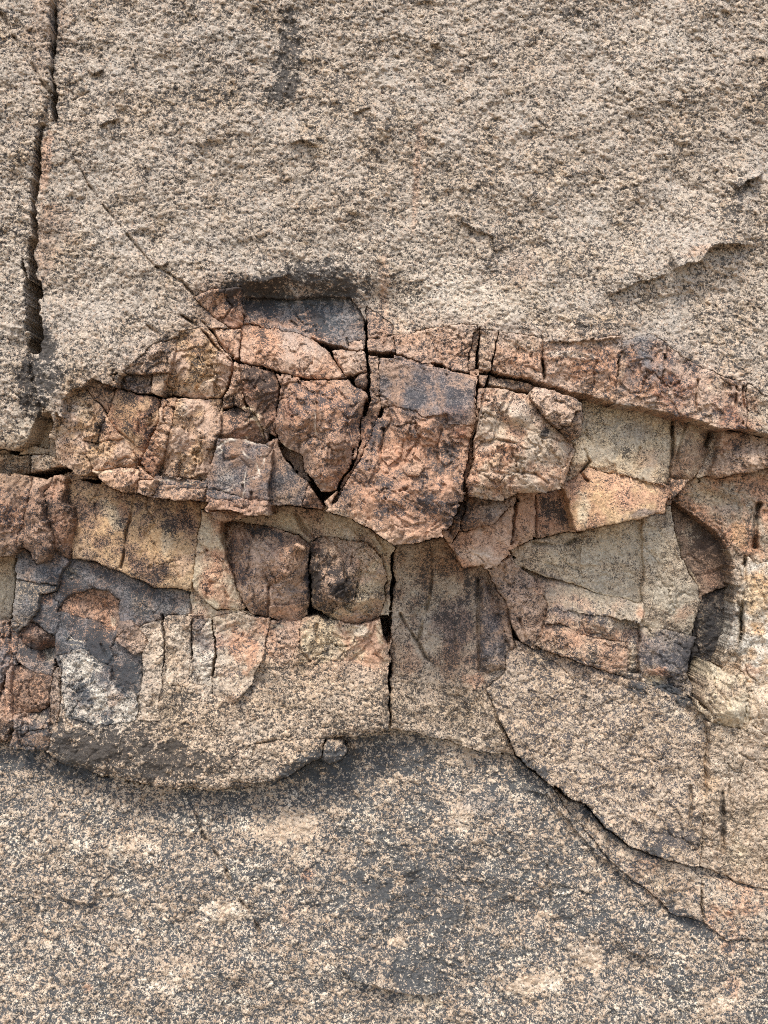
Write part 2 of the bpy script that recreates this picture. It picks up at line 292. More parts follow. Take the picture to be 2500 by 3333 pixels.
R('C2','rock_block','long mottled ledge block in the middle of the right ledge','C',(444,180, 580,190, 700,170, 870,150, 880,240, 850,300, 835,520, 700,475, 620,465, 450,410), h=.135, gv=.16, ty='H', c='p', c2='o', mix=.4, dk=.46, dc='m', base='up', dh=0.008, gap=0.6)
R('C3','rock_block','blue grey ledge block with a pale pink lower plate','C',(872,180, 960,160, 1040,150, 1115,200, 1095,420, 1052,545, 920,538, 830,545, 838,420, 862,330), h=.14, gv=.14, ty='R', c='g', c2='o', mix=.4, dk=.42, dc='m', base='up', dh=0.01, gap=0.6)
R('C4','rock_block','long rusty ledge block sloping down to the right','C',(1112,205, 1250,300, 1400,370, 1545,405, 1545,665, 1400,645, 1265,602, 1150,582, 1052,545, 1092,420), h=.145, gv=.12, ty='R', c='p', c2='r', mix=.45, dk=.46, dc='m', base='up', dh=0.008, gap=0.6)
R('C5','rock_block','tan ledge block at the right picture edge','C',(1548,405, 1640,470, 1760,520, 2400,560, 2400,900, 1800,730, 1660,692, 1548,665), h=.14, gv=.1, ty='H', c='u', c2='o', mix=.3, dk=.45, base='up', dh=0, gap=0.6)

# ---- left group
R('A4','rock_block','brown sloping block at the top of the left group','A',(730,390, 800,330, 900,230, 1075,170, 1045,285, 1005,395, 925,400, 800,405), h=.10, gv=.1, ty='R', c='p', c2='b', mix=.3, dk=.48, base='up', dh=-0.004, gap=0.6)
R('A10','rock_block','tall tan flaky block under the diagonal cracks','A',(1080,140, 1240,120, 1320,220, 1402,325, 1392,410, 1348,545, 1180,545, 985,522, 1000,420, 1045,290), h=0.165, gu=.06, ty='F', c='p', c2='y', mix=.4, dk=.40, dome=.01)
R('A11','rock_block','orange triangular block between the diagonal cracks','A',(1248,128, 1440,128, 1438,295, 1404,322, 1330,225), h=0.15, ty='R', c='o', c2='p', mix=.5, dk=.38)
R('A5','rock_block','low tan block left of the small bright block','A',(708,430, 738,404, 925,404, 905,515, 800,505, 698,486), h=0.15, ty='R', c='p', c2='g', mix=.3, dk=.45)
R('A6','rock_block','small bright upright block on the left group','A',(925,400, 1008,396, 975,522, 905,515), h=0.17, ty='S', c='p', c2='u', mix=.4, dk=.28)
R('A2','rock_block','dark brown triangle above the ochre block','A',(505,462, 545,430, 650,470, 692,484, 650,635, 560,558), h=0.14, ty='R', c='b', c2='o', mix=.3, dk=.55)
R('A1','rock_block','rough tan block at the left end of the group','A',(375,560, 430,500, 505,470, 560,562, 645,650, 600,760, 590,822, 505,800, 515,870, 560,950, 556,985, 515,1012, 440,1005, 420,965, 335,920, 330,800, 370,700), h=0.16, ty='H', c='p', c2='y', mix=.35, dk=.42)
R('A7','rock_block','ochre and rust four-sided block in the left group','A',(690,495, 800,512, 975,538, 940,700, 890,830, 850,935, 780,840, 700,745, 648,642), h=0.145, gu=-.08, ty='S', c='y', c2='r', mix=.35, dk=.38, dome=.012)
R('A8','rock_block','small orange triangle beside the ochre block','A',(640,675, 724,780, 600,822, 582,812), h=0.16, ty='S', c='o', c2='p', mix=.5, dk=.28)
R('A9','rock_block','tan cracked block below the small orange triangle','A',(500,800, 592,826, 726,782, 842,930, 830,972, 700,968, 575,985, 520,890), h=0.165, ty='R', c='p', c2='y', mix=.4, dk=.38)
R('A12a','rock_block','narrow leaning pillar left of the flaky tall block','A',(980,537, 1058,546, 1030,700, 990,830, 935,1000, 920,1028, 852,938, 905,790, 948,680), h=0.2, ty='R', c='p', c2='o', mix=.4, dk=.34)
R('A12','rock_block','tall block with curled flakes in the left group','A',(1060,546, 1345,550, 1330,700, 1300,835, 1240,1000, 1225,1035, 940,1012, 992,830, 1032,700), h=0.185, ty='F', c='p', c2='y', mix=.45, dk=.34)
R('A12f','flake',None,'A',(1150,670, 1230,640, 1290,560, 1325,640, 1318,760, 1280,845, 1235,848, 1190,790), parent='A12', dh=.018, ty='F', c='p', c2='b', mix=.3, dk=.34, er=.006, rw=8, gap=.4, tight=14)
R('A12g','flake',None,'A',(1010,950, 1040,905, 1085,910, 1085,980, 1060,1030, 985,1005), parent='A12', dh=.014, ty='S', c='u', c2='p', mix=.3, dk=.3, er=.006, rw=8, gap=.4, tight=14)
R('A10f','flake',None,'A',(1185,490, 1230,440, 1290,400, 1300,420, 1270,460, 1290,535, 1245,540), parent='A10', dh=.016, ty='S', c='p', c2='w', mix=.4, dk=.2, er=.006, rw=8, gap=.4, tight=14)
R('A10g','flake',None,'A',(1320,300, 1345,260, 1392,320, 1388,365, 1310,335), parent='A10', dh=.016, ty='S', c='p', c2='o', mix=.4, dk=.25, er=.006, rw=8, gap=.4, tight=14)
R('A15','rock_block','small tan triangle at the foot of the leaning pillar','A',(846,955, 925,1032, 830,1034), h=0.195, ty='S', c='p', c2='o', mix=.5, dk=.25)
R('A14','rock_block','brown ledge block hanging over the rusty wall','A',(570,985, 740,965, 838,985, 832,1040, 822,1145, 720,1115, 640,1080, 595,1030), h=0.205, gv=.2, ty='R', c='o', c2='p', mix=.4, dk=.40)
R('A13a','rock_block','little square block hanging off the ledge end','A',(832,1036, 926,1036, 918,1100, 905,1168, 878,1158, 822,1150), h=0.25, ty='R', c='o', c2='p', mix=.5, dk=.3)
R('A13','rock_block','long low ledge block with blue grey top','A',(930,1040, 1100,1055, 1236,1040, 1240,1085, 1222,1190, 1100,1190, 1000,1165, 912,1150), h=0.235, gv=.35, ty='R', c='o', c2='p', mix=.5, dk=.40, dc='m')
R('A13t','ledge_top','blue grey upper face of the ledge','A',(932,1036, 1236,1040, 1238,1078, 1150,1085, 1010,1072, 928,1070), parent='A13', dh=-.012, ty='S', c='g', c2='b', mix=.2, dk=0.62, dc='n', gap=.2, er=0, q=0.62)
R('A18','rock_block','brown block above the white-veined grey block','A',(1340,622, 1420,602, 1505,602, 1560,700, 1612,805, 1600,822, 1480,800, 1388,796, 1310,790), h=0.175, ty='F', c='b', c2='o', mix=.35, dk=.45)
R('A16','rock_block','grey brown square block with white veins','A',(1290,850, 1384,797, 1500,808, 1612,826, 1640,850, 1612,1060, 1600,1168, 1480,1150, 1242,1092, 1242,1040, 1265,940), h=0.25, gv=.06, ty='S', c='b', c2='g', mix=.35, dk=.42, dc='m', q=0.62)
R('A17','rock_block','reddish ledge block under the white-veined block','A',(1236,1096, 1330,1110, 1460,1152, 1600,1168, 1600,1252, 1500,1246, 1230,1226), h=0.285, gv=0.2, ty='R', c='r', c2='o', mix=.5, dk=.36)
R('A17t','ledge_top','dark blue grey upper face of the ledge','A',(1236,1092, 1300,1096, 1400,1120, 1465,1150, 1380,1160, 1290,1150, 1240,1130), parent='A17', dh=-.01, ty='S', c='g', c2='b', mix=.1, dk=.6, dc='n', gap=.2, er=0, q=0.62)
R('E17','rock_block','thin tan layer tucked under the reddish ledge','E',(150,110, 350,125, 345,165, 250,185, 205,178), h=0.16, ty='R', c='p', c2='b', mix=.4, dk=.3)

# ---- central group
R('B3','rock_block','long pink slab above the rusty central-left block','B',(150,120, 200,105, 265,115, 460,150, 575,185, 680,262, 770,395, 792,412, 660,437, 500,407, 320,367, 160,322), h=0.19, gv=.16, ty='R', c='p', c2='o', mix=.4, dk=.28, dome=.012)
R('B4','rock_block','pink rounded block at the tip of the long slab','B',(690,256, 890,262, 912,285, 910,380, 855,400, 792,412, 740,350), h=0.19, ty='R', c='p', c2='o', mix=.3, dk=.28, dome=.012)
R('B4p','rock_block','small rounded stone wedged beside the central joint','B',(838,425, 865,398, 912,388, 916,470, 885,497, 855,470), h=0.19, ty='R', c='p', c2='b', mix=.3, dk=.32, dome=.02)
R('B7','rock_block','thin upright sliver right of the four-way crack','B',(110,330, 156,328, 148,420, 172,560, 200,640, 120,590, 50,600, 92,450), h=0.185, ty='R', c='o', c2='p', mix=.5, dk=.42)
R('B6a','rock_block','dark rust hollowed block in the centre left','B',(156,330, 350,377, 392,470, 376,540, 366,790, 290,720, 210,610, 172,540, 148,420), h=0.205, gu=-.12, ty='F', c='r', c2='b', mix=.4, dk=.56, dc='d')
R('B6','rock_block','rounded purplish block left of the central joint','B',(350,377, 500,412, 660,442, 800,427, 850,472, 918,520, 905,610, 872,700, 862,870, 790,990, 720,1085, 640,1112, 560,1010, 480,900, 372,790, 380,560, 394,470), h=0.255, ty='F', c='b', c2='o', mix=.45, dk=.42, dc='m', dome=.035)
R('B8','rock_block','cream orange sliver along the diagonal joint','B',(366,800, 420,830, 520,890, 552,1020, 640,1125, 665,1180, 600,1120, 480,980, 400,880), h=.14, ty='R', c='p', c2='c', mix=.3, dk=.3)
R('B9','rock_block','dark grey block right of the white-veined block','B',(348,850, 372,832, 480,990, 552,1065, 535,1200, 430,1185, 315,1162, 322,1080), h=0.205, gv=.1, ty='S', c='b', c2='g', mix=.4, dk=.62, dc='m')
R('B10','rock_block','dark corner piece where the diagonal joint ends','B',(555,1065, 600,1130, 655,1185, 640,1205, 530,1202), h=0.205, ty='R', c='b', c2='r', mix=.4, dk=.5)
R('B11','rock_block','long thin curved sliver beside the central block','B',(925,290, 978,285, 992,400, 988,600, 935,780, 852,965, 765,1085, 705,1205, 690,1190, 725,1100, 832,950, 880,800, 905,650, 928,560), h=0.225, ty='R', c='p', c2='b', mix=.3, dk=.38)
R('B12','rock_block','large overhanging orange and grey block in the centre','T',(847,766, 900,782, 960,795, 1030,812, 1029,900, 1026,960, 1012,1040, 1003,1090, 985,1140, 955,1162, 900,1175, 852,1182, 810,1150, 760,1120, 702,1102, 735,1072, 780,985, 822,900, 843,840), h=0.305, gv=0.22, ty='F', c='o', c2='b', mix=.3, dk=.40, dc='m', dome=0.02)
R('B12f','flake',None,'B',(1185,880, 1210,870, 1245,930, 1250,985, 1220,1010, 1150,1010, 1120,960), parent='B12', dh=.014, ty='S', c='o', c2='p', mix=.5, dk=.15, er=.006, rw=8, gap=.4, tight=14)
R('B12g','flake',None,'B',(1010,760, 1060,700, 1150,700, 1180,780, 1130,800, 1120,880, 1040,960, 1000,900), parent='B12', dh=.014, ty='F', c='o', c2='b', mix=.4, dk=.3, er=.006, rw=8, gap=.4, tight=14)
R('B12h','upper_face','purplish grey upper face','B',(985,300, 1080,312, 1300,362, 1440,392, 1560,428, 1562,708, 1400,705, 1390,650, 1250,665, 1190,620, 1080,590, 990,600), parent='B12', dh=.010, ty='S', c='b', c2='g', mix=.5, dk=0.46, dc='m', er=.006, rw=8, gap=.4, tight=14, q=0.35)
R('C6','rock_block','small orange rubble piece at the joint crossing','C',(45,332, 112,335, 120,350, 150,352, 135,425, 118,432, 95,400, 90,372, 50,360), h=0.19, ty='R', c='o', c2='b', mix=.4, dk=.35)
R('C7','rock_block','dark and cream wedge above the pale pink block','C',(150,362, 270,370, 392,428, 372,462, 250,436, 150,418), h=0.165, ty='R', c='b', c2='c', mix=.3, dk=.6, dc='m')
R('C10','rock_block','thin upright strip along the right central joint','C',(97,440, 132,430, 112,560, 72,760, 42,960, 12,1005, 20,900, 62,700, 85,560), h=0.22, ty='R', c='p', c2='o', mix=.5, dk=.35)
R('C9','rock_block','pale pink flaky block right of the central block','C',(134,430, 240,442, 362,474, 430,572, 520,642, 600,735, 622,780, 582,870, 552,965, 530,1000, 380,1000, 310,1002, 222,1052, 42,1022, 75,760, 114,560), h=0.285, gu=-0.25, ty='F', c='l', c2='o', mix=.3, dk=.32, dome=.025, q=0.62)
R('C9f','flake',None,'C',(120,700, 140,670, 185,680, 180,720, 150,735), parent='C9', dh=.014, ty='S', c='p', c2='c', mix=.4, dk=.2, er=.005, rw=8, gap=.4, tight=12)
R('C9g','flake',None,'C',(150,830, 190,785, 230,795, 210,850, 170,865), parent='C9', dh=.014, ty='S', c='l', c2='c', mix=.4, dk=.15, er=.005, rw=8, gap=.4, tight=12)
R('C9h','flake',None,'C',(545,870, 575,860, 600,760, 622,790, 600,860, 560,960, 540,950), parent='C9', dh=.012, ty='R', c='o', c2='p', mix=.4, dk=.3, er=.005, rw=8, gap=.4, tight=12)
R('C8','rock_block','dark-ended beam lying on the pale pink block','C',(392,428, 500,450, 622,492, 668,532, 662,622, 642,690, 602,716, 545,662, 440,570, 366,472), h=0.3, gu=-.02, ty='R', c='p', c2='b', mix=.3, dk=.40, dome=.012)
R('C8e','end_face','dark broken end of the beam','C',(620,560, 664,560, 660,625, 640,690, 602,716, 555,665, 540,640, 600,640), parent='C8', dh=-.02, ty='R', c='b', c2='r', mix=.3, dk=.62, gap=.2, er=.01)

# ---- right tan group
R('C12','rock_block','cream and grey mottled panel under the right ledge','C',(660,490, 830,525, 1060,550, 1142,582, 1136,760, 1128,985, 1010,950, 900,915, 820,893, 700,950, 565,940, 590,850, 630,760, 650,690), h=0.1, gv=-.02, ty='S', c='v', c2='c', mix=.35, dk=0.3, dc='e', q=0.62)
R('C13','rock_block','cream rounded panel below the right ledge','C',(1148,585, 1280,620, 1355,645, 1350,720, 1330,800, 1285,890, 1240,937, 1128,930, 1138,760), h=0.1, gu=-.2, ty='S', c='c', c2='b', mix=.4, dk=.36, dc='e', dome=.02)
R('C14a','rock_block','narrow cream sliver between two right ledge panels','C',(1362,648, 1415,660, 1400,740, 1360,860, 1345,905, 1290,925, 1280,905, 1345,800), h=0.09, ty='S', c='c', c2='v', mix=.4, dk=.25, dc='e')
R('C14','rock_block','brown rounded block at the right edge under the ledge','C',(1418,658, 1540,685, 1720,735, 2400,900, 2400,1000, 1720,840, 1620,870, 1560,900, 1440,930, 1350,912, 1365,860, 1405,740), h=0.165, gu=.05, ty='R', c='p', c2='b', mix=.4, dk=.36, dome=.02)
R('F3','rock_block','dark stained plate under the pale pink block','F',(612,150, 745,125, 790,260, 830,318, 780,318, 640,345, 600,352), h=0.085, ty='S', c='r', c2='b', mix=.4, dk=0.5, dc='k')
R('F2','rock_block','smooth orange plate left of the dark stained plate','F',(518,190, 612,150, 612,345, 525,362, 502,398), h=0.1, ty='S', c='o', c2='p', mix=.4, dk=.30)
R('F4','rock_block','bulging tan block with a pointed lower edge','F',(742,100, 850,35, 950,58, 1100,88, 1218,112, 1196,243, 1130,250, 960,290, 800,314, 775,240), h=0.175, gv=0.3, ty='S', c='y', c2='o', mix=.4, dk=.30, dome=.015, q=0.62)
R('F4s','sliver','brown triangular tip','F',(1216,90, 1310,85, 1290,115, 1214,182), parent='F4', dh=-.02, ty='S', c='b', c2='o', mix=.4, dk=.4, gap=2)
R('F1','rock_block','smooth pinkish plate hanging below the central joint','F',(232,330, 300,312, 420,288, 490,215, 515,205, 498,420, 440,468, 372,493, 215,470, 192,380), h=0.17, gv=0.2, ty='S', c='p', c2='o', mix=.3, dk=.20, dc='d', dome=.01, q=0.62)
R('F0','rock_block','dark grey block under the pale pink block','F',(290,150, 400,180, 492,188, 470,240, 400,290, 330,305, 288,318, 262,290), h=0.21, ty='R', c='g', c2='b', mix=.3, dk=.5, dc='m', dome=.01)
R('F0f','rock_flake','curled orange flake below the central joint','F',(188,320, 235,290, 268,200, 262,185, 300,172, 292,230, 275,300, 240,372, 205,362), h=0.2, ty='F', c='o', c2='b', mix=.4, dk=.36)

# ---- right lower group
R('F6','rock_block','pale sloping ledge below the grey recessed panel','F',(530,470, 620,505, 800,562, 930,606, 1086,638, 1090,737, 960,705, 720,665, 660,632, 640,590, 600,520), h=0.045, gv=0.6, ty='S', c='u', c2='p', mix=.4, dk=.36, dc='m')
R('F7','rock_block','brown block left of the pale sloping ledge','F',(395,490, 500,460, 560,490, 600,525, 640,600, 662,640, 664,710, 642,795, 600,832, 560,760, 520,690, 455,610), h=0.085, gv=.06, ty='R', c='p', c2='b', mix=.35, dk=.45)
R('F8a','rock_block','grey and rust block under the pale sloping ledge','F',(664,640, 720,668, 960,706, 1086,742, 1082,962, 1032,952, 1022,815, 900,800, 800,780, 720,728, 655,738), h=0.075, ty='R', c='u', c2='o', mix=.4, dk=.48, dc='m')
R('F8','rock_block','wide rust orange block below the grey and rust one','F',(652,742, 722,730, 800,780, 1020,816, 1030,952, 940,925, 860,902, 720,882, 640,805), h=0.095, gv=0.2, ty='R', c='o', c2='u', mix=.3, dk=.40)
R('F9','rock_block','grey block with an orange socket at its foot','F',(1090,746, 1200,762, 1340,792, 1310,850, 1296,960, 1350,1060, 1225,1015, 1170,1025, 1082,965), h=0.065, ty='R', c='u', c2='g', mix=.35, dk=0.44, dc='m')
R('F12','rock_block','tan block at the right edge above the dark hollow','F',(1222,178, 1312,98, 1420,78, 1620,45, 2200,30, 2200,470, 1610,462, 1562,425, 1545,560, 1500,560, 1498,440, 1440,310, 1310,220), h=0.07, gu=.12, ty='H', c='u', c2='o', mix=.35, dk=.40, dc='e')
R('F13','rock_block','whitish narrow pillar right of the black groove','F',(1510,560, 1546,562, 1538,700, 1530,930, 1500,985, 1440,925, 1455,880, 1500,760), h=.05, ty='H', c='w', c2='u', mix=.4, dk=.36, dc='e')
R('F14','rock_block','pale flat block at the right edge','F',(1550,470, 1620,468, 2200,480, 2200,1040, 1660,1015, 1570,1000, 1534,935, 1542,700), h=0.09, gu=.03, ty='H', c='w', c2='y', mix=.3, dk=.30, dc='e', q=0.62)
R('F16','rock_block','cracked pale boulder at the right edge, low','F',(1562,1000, 1660,1018, 2200,1045, 2200,1360, 1760,1260, 1640,1225, 1590,1190, 1572,1100), h=0.14, ty='R', c='l', c2='w', mix=.3, dk=.26, dc='e', dome=.015)
R('F18','rock_block','broad speckled wedge right of the diagonal joint','T',(1060,1420, 1110,1400, 1155,1420, 1205,1432, 1330,1478, 1420,1502, 1535,1548, 1538,1640, 1700,1660, 1700,1900, 1600,1880, 1490,1872, 1434,1857, 1359,1827, 1304,1786, 1264,1739, 1189,1699, 1112,1632, 1052,1505), h=0.11, gv=0.16, ty='H', c='l', c2='u', dk=0.53, dc='m')
R('K1','rock_block','cracked tan block below the cream knob','K',(1412,240, 1400,60, 1480,90, 1580,110, 1700,200, 2400,300, 2400,860, 1700,800, 1560,770, 1500,742, 1360,690, 1390,400), h=0.14, ty='H', c='l', c2='u', mix=.3, dk=0.42, dc='e')
R('F15','rock_block','cream knob jutting out low on the right','F',(1398,905, 1450,930, 1528,988, 1562,1100, 1552,1165, 1500,1208, 1420,1160, 1352,1060, 1370,980), h=0.16, ty='R', c='c', c2='l', mix=.3, dk=.24, dc='e', dome=.03, q=0.62)
R('K2','rock_block','long dark-topped rock strip running down to the right','K',(720,345, 800,400, 870,425, 950,520, 1060,602, 1210,662, 1320,692, 1372,745, 1375,935, 1250,892, 1120,785, 1000,692, 860,525), h=0.125, gu=.06, gv=0.18, ty='H', c='l', c2='b', mix=.3, dk=.50, dc='n')
R('K3','rock_block','orange tinted block at the lower right edge','K',(1376,745, 1500,750, 1560,785, 1700,815, 2400,880, 2400,1010, 1700,1005, 1480,1012, 1380,935), h=0.16, gv=0.2, ty='G', c='l', c2='o', mix=.3, dk=.48, dc='n')

# ---- middle panel and belly
R('F17','rock_block','smooth dark panel below the hanging pinkish plate','T',(852,1180, 960,1160, 1000,1225, 1042,1222, 1072,1290, 1098,1400, 1088,1452, 1050,1490, 1078,1550, 1114,1632, 1060,1625, 1000,1610, 930,1590, 868,1576, 842,1572, 846,1450, 844,1330), h=0.05, gv=.12, ty='S', c='u', c2='b', mix=.3, dk=0.42, dc='s', er=.008)
R('F17b','lower_part','granular lower part','T',(843,1462, 900,1450, 1000,1475, 1040,1470, 1052,1492, 1080,1552, 1116,1634, 1060,1627, 1000,1612, 930,1592, 868,1578, 842,1574), parent='F17', dh=.010, ty='H', c='l', c2='u', mix=.3, dk=0.52, dc='s', er=.012, rw=12, gap=.3, tight=14)
R('F17c','side_face','grey side face','F',(362,500, 400,560, 440,640, 482,830, 475,930, 385,960, 362,930), parent='F17', dh=.030, ty='R', c='b', c2='g', mix=.4, dk=.50, dc='m', er=.025, rw=26, gap=.3, tight=14)
R('belly','rock_block','bulging granular mass above the lower slab','T',(106,1500, 128,1420, 200,1402, 300,1360, 420,1345, 560,1330, 660,1325, 840,1330, 842,1440, 838,1578, 770,1590, 705,1596, 690,1630, 640,1655, 530,1702, 460,1708, 330,1696, 220,1672, 130,1648, 100,1625), h=.12, gv=.12, ty='G', c='l', c2='u', dk=0.55, dc='s', er=0.02, rw=26, gap=0.1)
R('J1','rock_block','flat granular flap at the belly rim','J',(1090,160, 1200,145, 1410,138, 1385,215, 1300,275, 1200,315, 1075,332, 985,325, 1010,220), h=.185, gv=.1, ty='G', c='l', c2='u', dk=.50, dc='s', er=0.012, rw=20, base='belly', dh=0.012, gap=1)
R('J2','rock_block','small dark rounded piece right of the belly rim','J',(1415,140, 1470,160, 1502,195, 1480,238, 1420,248, 1385,225), h=.15, ty='G', c='l', c2='u', dk=.62, dc='n', er=.015)

# ---- lower left group
R('E3','rock_block','dark block between the two columns and the belly','E',(515,785, 600,775, 700,775, 695,880, 640,1000, 580,1055, 490,960), h=0.100, ty='H', c='p', c2='o', mix=.35, dk=.48, gap=0.1, er=0, base='belly', dh=-0.004)
R('E4','rock_block','orange flaky panel below the right rounded boulder','E',(700,760, 860,750, 1060,800, 1170,770, 1190,880, 1225,930, 1230,1080, 1150,1080, 1000,1010, 800,1040, 690,1030, 690,900), h=0.105, ty='F', c='o', c2='c', mix=.4, dk=.24, er=0, gap=0.1, base='belly', dh=0)
R('D4','rock_block','large rusty brown wall below the left ledge','M',(690,690, 800,712, 1030,715, 1200,800, 1480,860, 1760,920, 2250,940, 2190,1050, 2120,1660, 2060,1870, 1950,1895, 1690,1880, 1490,1780, 1300,1690, 1090,1620, 1000,1570, 850,1560, 770,1545, 790,1200, 790,1000, 690,960), h=0.085, gv=0.08, ty='S', c='y', c2='b', mix=.3, dk=.42, dome=.015, q=0.62)
R('D5','rock_block','cream tongue-shaped block right of the rusty wall','D',(1215,95, 1320,180, 1332,330, 1400,540, 1476,690, 1440,718, 1300,706, 1215,642, 1160,570, 1188,260), h=0.1, gv=.06, ty='S', c='c', c2='o', mix=.35, dk=.24, dc='k', dome=.012, q=0.62)
R('D6','rock_boulder','rounded dark brown boulder left of the pair','E',(228,190, 360,180, 560,225, 690,262, 752,330, 742,560, 745,690, 690,770, 510,766, 400,732, 320,600, 240,400), h=0.115, ty='F', c='p', c2='b', mix=.35, dk=0.42, dc='m', dome=0.065, q=0.62)
R('D6b','lower_ledge','orange rimmed lower ledge','E',(508,690, 600,690, 742,655, 738,740, 690,776, 560,776, 506,756), parent='D6', dh=.02, ty='R', c='o', c2='b', mix=.4, dk=.40, gap=.4, tight=14)
R('D6f','flake',None,'E',(480,400, 560,330, 650,330, 722,380, 690,450, 600,520, 540,545, 500,500), parent='D6', dh=.018, ty='F', c='p', c2='o', mix=.3, dk=.35, er=.006, rw=8, gap=.4, tight=14)
R('D6p','rock_chip','small orange stone chip on the dark brown boulder','E',(655,320, 670,312, 714,340, 710,362, 690,362, 660,350), h=0.2, ty='S', c='o', c2='p', mix=.5, dk=.1, er=.006, rw=8, gap=.3, tight=14)
R('E2','rock_boulder','rounded boulder with a pale right side','E',(748,300, 800,275, 860,275, 960,290, 1090,300, 1180,400, 1216,520, 1208,650, 1150,762, 1060,797, 960,787, 870,757, 765,700, 745,600), h=0.115, ty='F', c='p', c2='c', mix=.35, dk=0.36, dc='k', dome=0.07)
R('E2c','core','black grooved core','E',(800,290, 840,270, 930,340, 1000,380, 1060,400, 1040,520, 1020,640, 940,700, 860,745, 790,690, 770,620, 810,480), parent='E2', dh=.012, ty='F', c='p', c2='b', mix=.3, dk=0.56, dc='k', gap=.4, tight=14)
R('D1','rock_block','tall cracked block at the left picture edge','M',(-2500,640, 0,640, 335,652, 342,720, 310,900, 262,1100, 192,1280, 180,1480, 120,1525, 0,1542, -2500,1560), h=0.16, ty='R', c='b', c2='o', mix=.35, dk=.45, dc='m', dome=.012)
R('D2','rock_block','slim column right of the tall cracked block','M',(350,680, 552,690, 545,760, 482,850, 492,1100, 562,1300, 552,1480, 470,1570, 420,1612, 350,1590, 330,1500, 242,1420, 258,1100, 330,850), h=0.135, ty='R', c='p', c2='b', mix=.4, dk=.42, dome=.025)
R('D3','rock_block','pointed dark column left of the rusty wall','M',(500,860, 560,790, 632,730, 680,780, 690,960, 770,1000, 788,1200, 762,1480, 740,1552, 650,1532, 582,1460, 562,1280, 532,1080), h=0.115, ty='R', c='r', c2='b', mix=.4, dk=.52, dome=.025)
R('M1','rock_block','olive stained block at the left edge','M',(-2500,420, 0,420, 330,440, 346,520, 346,632, 0,630, -2500,630), h=.07, ty='R', c='y', c2='v', mix=.4, dk=.42)
R('M2','rock_block','grey and tan stone in the left joint','M',(346,440, 450,430, 522,432, 620,482, 662,560, 560,582, 352,636), h=.08, ty='R', c='p', c2='v', mix=.4, dk=.42)
R('M3','rock_block','small cream step below the cream hollow','M',(250,340, 515,345, 515,432, 330,432, 200,428), h=.04, ty='S', c='c', c2='v', mix=.4, dk=.25, dc='e')
R('D7','rock_block','grey block under the two columns','D',(95,530, 130,380, 240,440, 310,362, 412,410, 372,490, 340,562, 220,545), h=.07, gv=.2, ty='S', c='g', c2='b', mix=.3, dk=0.56, dc='n', q=0.62)
R('D11','rock_block','grey upright slab beside the pale hollow','D',(80,640, 122,530, 340,562, 330,600, 235,620, 235,710, 160,800, 110,850, 68,822), h=.08, ty='S', c='g', c2='u', mix=.3, dk=0.54, dc='n', q=0.62)
R('D8','rock_block','smooth blue grey slab with two hollow sockets','D',(350,560, 372,495, 415,407, 560,415, 720,480, 830,525, 940,580, 1146,592, 1146,735, 990,742, 980,775, 925,795, 892,930, 870,1000, 842,1262, 640,1300, 560,1100, 380,1100, 326,1000, 330,870, 240,800, 170,790, 235,710, 240,620, 340,600), h=.065, gv=.10, ty='S', c='g', c2='b', mix=.25, dk=0.64, dc='n', er=.008, q=0.62)
R('D9','socket','rust brown hollow','D',(440,610, 560,580, 650,600, 722,650, 712,780, 690,835, 600,792, 460,752, 350,720, 390,650), parent='D8', dh=-.012, ty='H', c='b', c2='o', mix=.4, dk=.42, dc='d', er=0, gap=.5, q=0.62)
R('D10','lump','rough brown lump','L',(1048,232, 1060,60, 1180,60, 1250,130, 1342,242, 1312,335, 1190,382, 1100,292), parent='D8', dh=.02, ty='H', c='b', c2='p', mix=.4, dk=.40, dc='d', gap=.5, tight=10)
R('D12','rock_block','dark brown angular piece above the blue grey facet','L',(195,200, 270,105, 330,100, 500,190, 485,300, 370,330, 310,305, 205,262), h=.065, ty='R', c='b', c2='r', mix=.3, dk=.62, dc='d', q=0.62)
R('D13a','rock_block','blue grey facet with an olive socket','L',(130,392, 205,262, 310,308, 370,335, 484,300, 482,440, 462,557, 330,522, 200,452), h=.06, gv=.2, ty='S', c='g', c2='p', mix=.35, dk=0.54, dc='n', q=0.62)
R('D13b','rock_block','square dark brown face at the lower left','L',(112,472, 200,455, 330,525, 462,560, 450,780, 420,840, 350,885, 200,890, 98,900, 92,700), h=.075, ty='H', c='b', c2='o', mix=.3, dk=.58, dc='d', q=0.62)
R('D13c','rock_block','low step with cream socket under the square brown face','L',(110,905, 205,888, 350,888, 440,835, 444,1020, 470,1052, 432,1222, 110,1212, 68,1180, 128,1050), h=.10, gv=.2, ty='R', c='p', c2='g', mix=.4, dk=.42, dc='n')
R('D13d','front_face','dark front face of the step','L',(68,1182, 128,1052, 300,1050, 432,1032, 472,1054, 432,1224, 110,1214), parent='D13c', dh=.0, ty='R', c='b', c2='g', mix=.3, dk=.70, dc='n', gap=.3, q=0.62)
R('D13p','rock_block','thin upright sliver beside the square brown face','L',(484,470, 560,478, 552,700, 512,1022, 442,1012, 452,780, 466,560), h=.085, ty='R', c='b', c2='u', mix=.3, dk=.52)
R('D13s','rock_block','orange strip along the left edge joint','L',(100,335, 130,390, 110,470, 95,900, 62,1132, 0,1122, -60,900, 25,700, 75,530), h=.085, ty='R', c='o', c2='p', mix=.4, dk=.36)
R('D13t','rock_block','dark blue block at the left edge below the hollow','L',(-2500,60, 60,62, 92,80, 95,330, 72,525, 12,685, -60,720, -2500,700), h=.07, ty='R', c='g', c2='o', mix=.35, dk=.5, dc='n', q=0.62)
R('D13u','rock_block','rusty stump at the left edge above the slab','L',(-2500,705, -60,725, -40,800, 0,1125, -30,1180, -2500,1180), h=.09, ty='R', c='o', c2='b', mix=.35, dk=.5)
